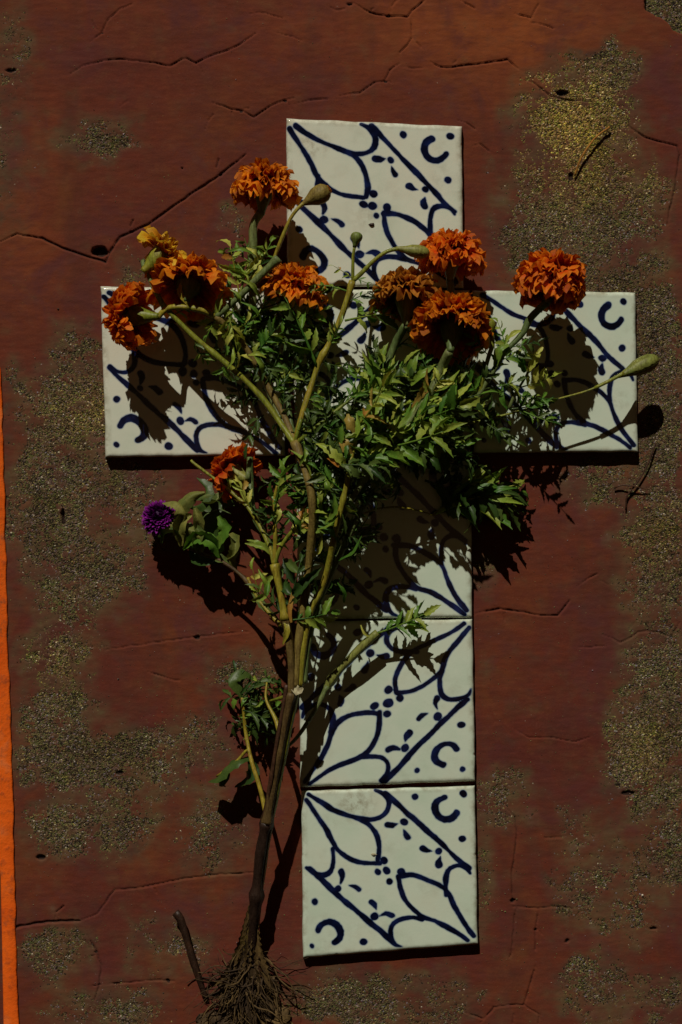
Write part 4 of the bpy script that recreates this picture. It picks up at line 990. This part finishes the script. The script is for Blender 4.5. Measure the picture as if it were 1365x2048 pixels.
# ------------------------------------------------------------------ right spray
E = thing('marigold_spray', 'marigold spray reaching farthest right, with a long green bud past the right arm tile', 'marigold', P(606, 1370, 120))
stem(E, [(608,1366,126),(616,1290,124),(636,1210,118),(680,1110,110),(735,1000,106),(800,915,106),(880,860,116),(940,815,124),(985,745,132),(1012,700,136)], 6.5, 5, M_stemgrey, nodes=(0.8,))
f9 = flower(E, 1104,556,148, 0.2,-0.95,-0.30, 84, M_petal_rd, n=105, spread=136, calyx=52, cal_r=18, seed=51, label='rightmost orange head, above the right arm tile', stemmat=M_stemgrey)
stem(E, [f9, (1062,636,140),(1045,668,138),(1012,702,136)], 8, 5, M_stemgrey)
f6 = flower(E, 903,512,96, 0.06,-1,-0.02, 76, M_petal_rd, n=100, spread=106, calyx=48, cal_r=18, seed=52, label='orange head overlapping the lower right corner of the topmost tile')
stem(E, [f6, (905,610,94),(908,690,96),(915,770,106),(930,822,120)], 7, 4.5, M_stemgrey)
stem(E, [(880,860,112),(960,842,108),(1040,822,104),(1110,800,100),(1165,785,98),(1195,774,98)], 2.4, 2.0, M_stem)
stem(E, [(1190,776,98),(1215,764,98),(1238,752,96),(1248,747,94)], 3.6, 4.0, M_stem)
bud(E, 1240,752,94, 0.9,-0.42,-0.18, 86, 16.5, M_calyx, seed=9, tip=M_petal_br)
stem(E, [(960,790,126),(968,750,134),(978,712,140),(985,690,140),(984,668,140)], 4.4, 4.2, M_stem)
bud(E, 984,672,140, -0.2,-1,0.1, 34, 11, M_stem, seed=10)
stem(E, [(890,855,118),(905,820,128),(910,790,132),(907,755,132)], 4.0, 2.4, M_stem)
stem(E, [(1018,818,110),(1030,790,114),(1048,760,118),(1058,742,120)], 3.4, 2.2, M_stemgrey)
blade(E, [(1056,746,120),(1072,715,130),(1086,694,126)], [3,9,2], M_leafpale, seed=61, serr=0.12)
blade(E, [(1050,745,118),(1040,718,128),(1036,700,124)], [3,10,3], M_leaf, seed=62, serr=0.2)
blade(E, [(990,735,136),(1000,700,146),(1018,690,142)], [3,9,3], M_leaf, seed=63)
blade(E, [(1045,660,138),(1026,668,142),(1014,680,138)], [1,6,1], M_leafpale, seed=64)
blade(E, [(1016,820,108),(1004,800,116),(1006,768,112)], [2,6,1], M_leaf, seed=65)
blade(E, [(1000,880,90),(992,862,98),(990,848,94)], [2,8,2], M_leaf, seed=66)
blade(E, [(1040,805,110),(1065,812,114),(1088,806,112),(1106,795,106)], [2,6,6,1], M_leaf, seed=67)
blade(E, [(840,885,120),(880,850,134),(912,824,134),(950,805,124)], [3,9,8,1], M_leafpale, seed=68)
for k, (x, y, h, dx, dy, ln, kd) in enumerate([
    (985,745,134,0.7,-0.9,70,'g'),(1000,720,136,0.95,-0.3,60,'g'),(1012,702,136,-0.2,-1,60,'g'),(1020,695,138,0.8,-0.2,55,'d'),(965,780,128,0.9,-0.2,70,'g'),(955,795,126,-0.5,-0.9,80,'g'),
    (940,815,124,0.9,0.1,80,'g'),(925,830,120,-0.2,-1,80,'g'),(905,845,118,0.8,-0.7,90,'p'),(880,860,116,0.9,-0.5,100,'p'),(907,770,132,0.5,-0.9,50,'g'),(908,790,130,0.8,-0.3,60,'g'),
    (985,690,140,0.6,0.7,40,'g'),(978,712,140,-0.5,-0.5,45,'g'),(1030,790,114,0.95,0.1,70,'g'),(1040,775,116,0.9,-0.3,70,'p'),(1045,822,106,0.8,0.35,70,'g'),(1070,812,104,0.9,0.5,60,'d'),
    (1018,818,110,0.9,-0.1,80,'d'),(960,842,108,0.9,0.3,80,'d'),(860,880,108,0.95,0.1,110,'d'),(820,905,104,0.9,0.3,110,'d'),(950,830,118,0.7,0.5,70,'d'),(975,770,120,0.4,0.9,80,'d'),
    (905,690,94,0.6,0.8,70,'d'),(912,760,104,-0.6,0.6,70,'d'),(930,800,112,0.6,-0.8,80,'d'),(1000,760,118,0.8,0.5,70,'d')]):
    leaf(E, x, y, h, dx, dy, random.Random(k * 7 + 3).uniform(-0.2, 0.4), length=ln, pairs=3 + k % 2, kind=kd, seed=500 + k, lw=0.85)

rr_ = random.Random(55)
for k in range(34):      # long pale leaves fanned up to the right over the crossing
    x = rr_.uniform(690, 900); y = 905 - (x - 690) * 0.45 + rr_.uniform(-45, 45); a = math.radians(rr_.uniform(15, 75)); L_ = rr_.uniform(45, 95); h_ = rr_.uniform(138, 166)
    blade(Cc, [(x, y, h_ - 10), (x + 0.5 * L_ * math.cos(a), y - 0.5 * L_ * math.sin(a), h_ + 6), (x + L_ * math.cos(a + 0.2), y - L_ * math.sin(a + 0.2), h_ + rr_.uniform(-14, 6))],
          [1.5, rr_.uniform(6, 11), 1], rr_.choice([M_leafpale, M_leafpale, M_leaf, M_leaf, M_yleaf] if k % 4 == 0 else [M_leafpale, M_leaf]), seed=600 + k, fold=rr_.uniform(0.1, 0.8), serr=rr_.uniform(0.04, 0.18), roll=rr_.uniform(-1.0, 1.0), face=(rr_.uniform(-0.6, 0.6), -0.7, 0.9))
for k in range(26):      # and loose ones along the stems lower down
    x = rr_.uniform(520, 690); y = rr_.uniform(930, 1210); a = math.radians(rr_.uniform(20, 150)); L_ = rr_.uniform(35, 70); h_ = rr_.uniform(100, 150)
    blade(A, [(x, y, h_ - 8), (x + 0.5 * L_ * math.cos(a), y - 0.5 * L_ * math.sin(a), h_ + 5), (x + L_ * math.cos(a + 0.3), y - L_ * math.sin(a + 0.3), h_ + rr_.uniform(-14, 6))],
          [1.5, rr_.uniform(4, 8), 1], rr_.choice([M_leafpale, M_leaf, M_leaf, M_leafdark]), seed=660 + k, fold=rr_.uniform(0.1, 0.8), serr=rr_.uniform(0.04, 0.18), roll=rr_.uniform(-1.2, 1.2), face=(rr_.uniform(-0.6, 0.6), -0.7, 0.9))
for k in range(16):      # pale wilted leaves in the left spray
    x = rr_.uniform(455, 560); y = rr_.uniform(500, 760); a = math.radians(rr_.uniform(20, 160)); L_ = rr_.uniform(28, 55); h_ = rr_.uniform(128, 150)
    blade(B, [(x, y, h_ - 8), (x + 0.5 * L_ * math.cos(a), y - 0.5 * L_ * math.sin(a), h_ + 5), (x + L_ * math.cos(a + 0.3), y - L_ * math.sin(a + 0.3), h_ + rr_.uniform(-14, 6))],
          [1.5, rr_.uniform(4, 7), 1], rr_.choice([M_leafpale, M_leafpale, M_leaf]), seed=720 + k, fold=rr_.uniform(0.1, 0.8), serr=rr_.uniform(0.04, 0.18), roll=rr_.uniform(-1.2, 1.2), face=(rr_.uniform(-0.6, 0.6), -0.7, 0.9))

# ------------------------------------------------------------------ snapped side stalk across the second lowest tile
F = thing('snapped_stalk', 'snapped thick green stalk slanting up right across the second lowest tile', 'stalk', P(596, 1480, 36))
stem(F, [(575,1495,104),(600,1468,86),(634,1414,66),(655,1372,60)], 3.4, 5, M_stemgrey)
stem(F, [(653,1376,54),(668,1352,58),(700,1318,64),(730,1288,68),(756,1265,70)], 6.5, 7.5, M_calyx, ridge=0.22, nodes=(0.15,))
leaf(F, 752,1268,72, 0.9,-0.35,0.1, length=105, pairs=4, kind='g', seed=71, lw=0.8)
leaf(F, 756,1264,72, 0.9,-0.15,-0.1, length=80, pairs=3, kind='d', seed=72, lw=0.8)
blade(F, [(806,1258,66),(835,1252,72),(858,1264,62)], [2,8,1], M_leafpale, seed=73)
blade(F, [(780,1258,68),(820,1236,74),(860,1230,66)], [2,9,3], M_leafdark, seed=74, serr=0.2)
blade(F, [(742,1276,72),(728,1266,80),(722,1250,78)], [1,3,1], M_leafpale, seed=75)

rr_ = random.Random(99)
for k in range(46):      # wilted inner foliage packed behind the sprays
    x = rr_.uniform(610, 880); y = rr_.uniform(820, 950) - (x - 610) * 0.16
    leaf(Cc, x, y, rr_.uniform(80, 128), rr_.uniform(0.2, 1), rr_.uniform(-0.9, 0.4), rr_.uniform(-0.2, 0.4), length=rr_.uniform(70, 110), pairs=4, kind=rr_.choice('dddg'), seed=700 + k, lw=1.0)
for k in range(26):
    x = rr_.uniform(470, 620); y = rr_.uniform(590, 860)
    leaf(B, x, y, rr_.uniform(60, 105), rr_.uniform(-1, 1), rr_.uniform(-1, 0.5), rr_.uniform(-0.2, 0.4), length=rr_.uniform(55, 90), pairs=3, kind=rr_.choice('ddg'), seed=800 + k, lw=0.9)
for k in range(34):
    x = rr_.uniform(575, 715); y = rr_.uniform(900, 1110)
    leaf(B, x, y, rr_.uniform(85, 118), rr_.uniform(-1, 1), rr_.uniform(-1, 0.2), rr_.uniform(-0.2, 0.4), length=rr_.uniform(55, 90), pairs=3, kind=rr_.choice('ddg'), seed=900 + k, lw=0.9)

# ------------------------------------------------------------------ globe amaranth
G = thing('globe_amaranth', 'purple globe amaranth with curled broad leaves, left of the bunch', 'flower', P(575, 1275, 40))
stem(G, [(580,1290,130),(556,1244,118),(522,1198,104),(484,1152,90),(442,1122,80),(405,1108,72),(372,1092,70),(356,1072,66),(352,1050,60)], 4.8, 3.0, M_stemdry_shade, nodes=(0.45,))
def globe():
    mb = MB(); r = random.Random(77); n = 420
    vs0 = [Vector((-0.30,0,0)),Vector((0.30,0,0)),Vector((0.34,0.5,0.10)),Vector((-0.34,0.5,0.10)),Vector((0,1,0.0))]
    for i in range(n):
        z = 1 - 2 * (i + 0.5) / n
        if z < -0.75: continue
        q = math.sqrt(1 - z * z); ph = i * 2.39996; d = Vector((q * math.cos(ph), q * math.sin(ph), z))
        d = (d + Vector((r.uniform(-.22,.22), r.uniform(-.22,.22), r.uniform(-.1,.3)))).normalized()
        zd = (Vector((r.uniform(-.5,.5), r.uniform(-.5,.5), 1)) - d * d.z * 0.8); zd = (zd - d * zd.dot(d)).normalized()
        M_ = Matrix.Translation(d * 20) @ Matrix((d.cross(zd), d, zd)).transposed().to_4x4() @ Matrix.Scale(r.uniform(8, 11.5), 4)
        mb.add([M_ @ v for v in vs0], [(0,1,2,3),(3,2,4)], r.random(), [0.15,0.15,0.6,0.6,1.0])
    sp_ = lathe([(2, -21), (12, -17), (19, -9), (21, 0), (19, 9), (12, 17), (2, 21)], 14, 0.0, 0.9); mb.add(sp_.v, sp_.f, 0.9, [0.05] * len(sp_.v))
    return mb.mesh('flower_head')
link('flower_head', globe(), M_petal_pu, G, Matrix.Translation(-Vector(G.location)) @ zframe(P(320,1038,56), DV(-0.25,-0.75,0.45), 1.25))
blade(G, [(356,1085,70),(350,1050,78),(358,1015,88),(382,992,94),(410,985,92)], [3.3,10.9,16.4,15.3,3.3], M_broad, seed=81, fold=-1.0, face=(-0.6,-0.4,0.8), roll=0.4)
blade(G, [(362,1092,70),(356,1062,80),(366,1040,86),(384,1030,84)], [3.3,10.9,14.2,3.3], M_broad, seed=82, fold=1.2, face=(0.3,-0.3,1))
blade(G, [(398,1106,72),(396,1085,84),(400,1066,88),(388,1050,84)], [3.3,8.7,10.9,2.2], M_broad, seed=83, fold=1.1)
blade(G, [(430,1105,70),(442,1085,86),(450,1056,92),(438,1032,88)], [2.2,8.7,16.4,3.3], M_leaf, seed=84, serr=0.15, face=(-0.5,-0.3,0.9))
blade(G, [(400,1060,76),(396,1036,90),(390,1016,88)], [6.6,12.0,3.3], M_broad, seed=85, fold=1.2)
blade(G, [(392,998,86),(420,990,94),(445,1000,86)], [3.3,8.7,4.4], M_broad, seed=86, fold=-0.4)
blade(G, [(420,1112,70),(440,1118,80),(462,1125,74)], [3.3,9.8,3.3], M_broad, seed=87)
blade(G, [(472,1140,66),(466,1120,80),(478,1104,78)], [3.3,7.6,2.2], M_broad, seed=88)
blade(G, [(440,1122,66),(400,1120,60),(380,1090,50)], [3.3,17.5,3.3], M_leafdark, seed=89)
blade(G, [(424,1100,60),(420,1050,56),(440,1010,52),(470,1010,48)], [4.4,21.8,21.8,4.4], M_leafdark, seed=90)
rg = random.Random(4)
for k, (x, y, a, L_, w_) in enumerate([(372,1090,100,75,13),(385,1100,70,60,12),(405,1105,95,70,14),(425,1112,60,55,12),(366,1050,75,60,14),(380,1015,20,60,12),(400,1000,-20,55,11),(440,1115,110,75,13),(455,1120,40,50,10),(362,1075,140,40,9)]):
    a = math.radians(a); h_ = 74 + rg.uniform(-8, 14)
    blade(G, [(x, y, h_), (x + 0.4 * L_ * math.cos(a), y - 0.4 * L_ * math.sin(a), h_ + 10), (x + 0.8 * L_ * math.cos(a + 0.5), y - 0.8 * L_ * math.sin(a + 0.5), h_ + 4), (x + L_ * math.cos(a + 1.0), y - L_ * math.sin(a + 1.0), h_ - 10)],
          [2, w_, w_ * 0.9, 1.5], [M_broad, M_leafdark, M_broad, M_leaf][k % 4], seed=970 + k, fold=rg.choice([-1.1, 0.9, 1.4]), serr=0.12, roll=rg.uniform(-1.6, 1.6), face=(rg.uniform(-0.7, 0.7), -0.5, 0.8), rows=8)
stem(G, [(410,1080,72),(404,1050,82),(412,1030,88),(440,1020,88),(462,1028,84)], 1.8, 1.2, M_stemgrey)
leaf(G, 520,1196,106, -0.3,-1,0.4, length=60, pairs=2, kind='p', seed=91, lw=0.9)
blade(G, [(545,1232,118),(520,1205,114),(505,1185,106)], [3.3,7.6,2.2], M_broad, seed=92)
stem(G, [(562,1252,136),(538,1225,124),(518,1200,112),(502,1170,104),(496,1155,100)], 4.2, 2.6, M_stem)

# ------------------------------------------------------------------ loose twigs on the wall
def twig(label, pts, r0, r1, mat, extra=()):
    t = thing('twig', label, 'twig', P(*pts[0]), None)
    stem(t, pts, r0, r1, mat, sides=7, ridge=0.08)
    for e in extra: stem(t, e, r1 * 0.9, r1 * 0.5, mat, sides=6)
    return t
twig('thick dark twig with a rounded tip standing left of the roots', [(412,1995,8),(398,1955,12),(385,1915,16),(372,1870,20),(362,1838,22),(352,1824,22)], 6.0, 8.0, M_stemblack)
twig('curved orange-brown twig on the yellowish patch, right of the topmost tile', [(1150,352,4),(1160,322,9),(1176,295,11),(1195,272,10),(1220,254,7)], 2.0, 2.2, M_twig)
twig('forked dark twig crossing itself below the right arm tile', [(1252,1020,4),(1255,992,6),(1275,965,9),(1295,930,10),(1312,885,8)], 1.8, 1.8, M_stemblack, extra=[[(1229,976,5),(1245,970,9),(1265,972,12),(1300,980,6)]])
# small debris on tiles and wall
def crumb(label, x, y, h, s_, mat, seed):
    mb = MB(); r = random.Random(seed)
    vs_ = [P(x + s_ * math.cos(a) * r.uniform(.7, 1.2), y + s_ * 0.6 * math.sin(a) * r.uniform(.7, 1.2), h) for a in [k * 1.047 for k in range(6)]]
    vs_ += [P(x + 0.6 * s_ * math.cos(a) * r.uniform(.7, 1.2), y + 0.35 * s_ * math.sin(a), h + s_ * 0.5) for a in [k * 1.047 for k in range(6)]]
    mb.add(vs_, [(0,1,2,3,4,5),(6,7,8,9,10,11)] + [(k, (k + 1) % 6, 6 + (k + 1) % 6, 6 + k) for k in range(6)], r.random())
    o = link('crumb', mb.mesh('crumb'), mat); o['label'] = label; o['category'] = 'debris'
crumb('dark brown crumb stuck on the topmost tile below its centre dots', 744, 449, HT + 0.5, 7, M_stemblack, 1)
crumb('pale crumb on the lowest tile beside the upper petal tip', 748, 1709, HT + 0.5, 6, M_torn, 2)
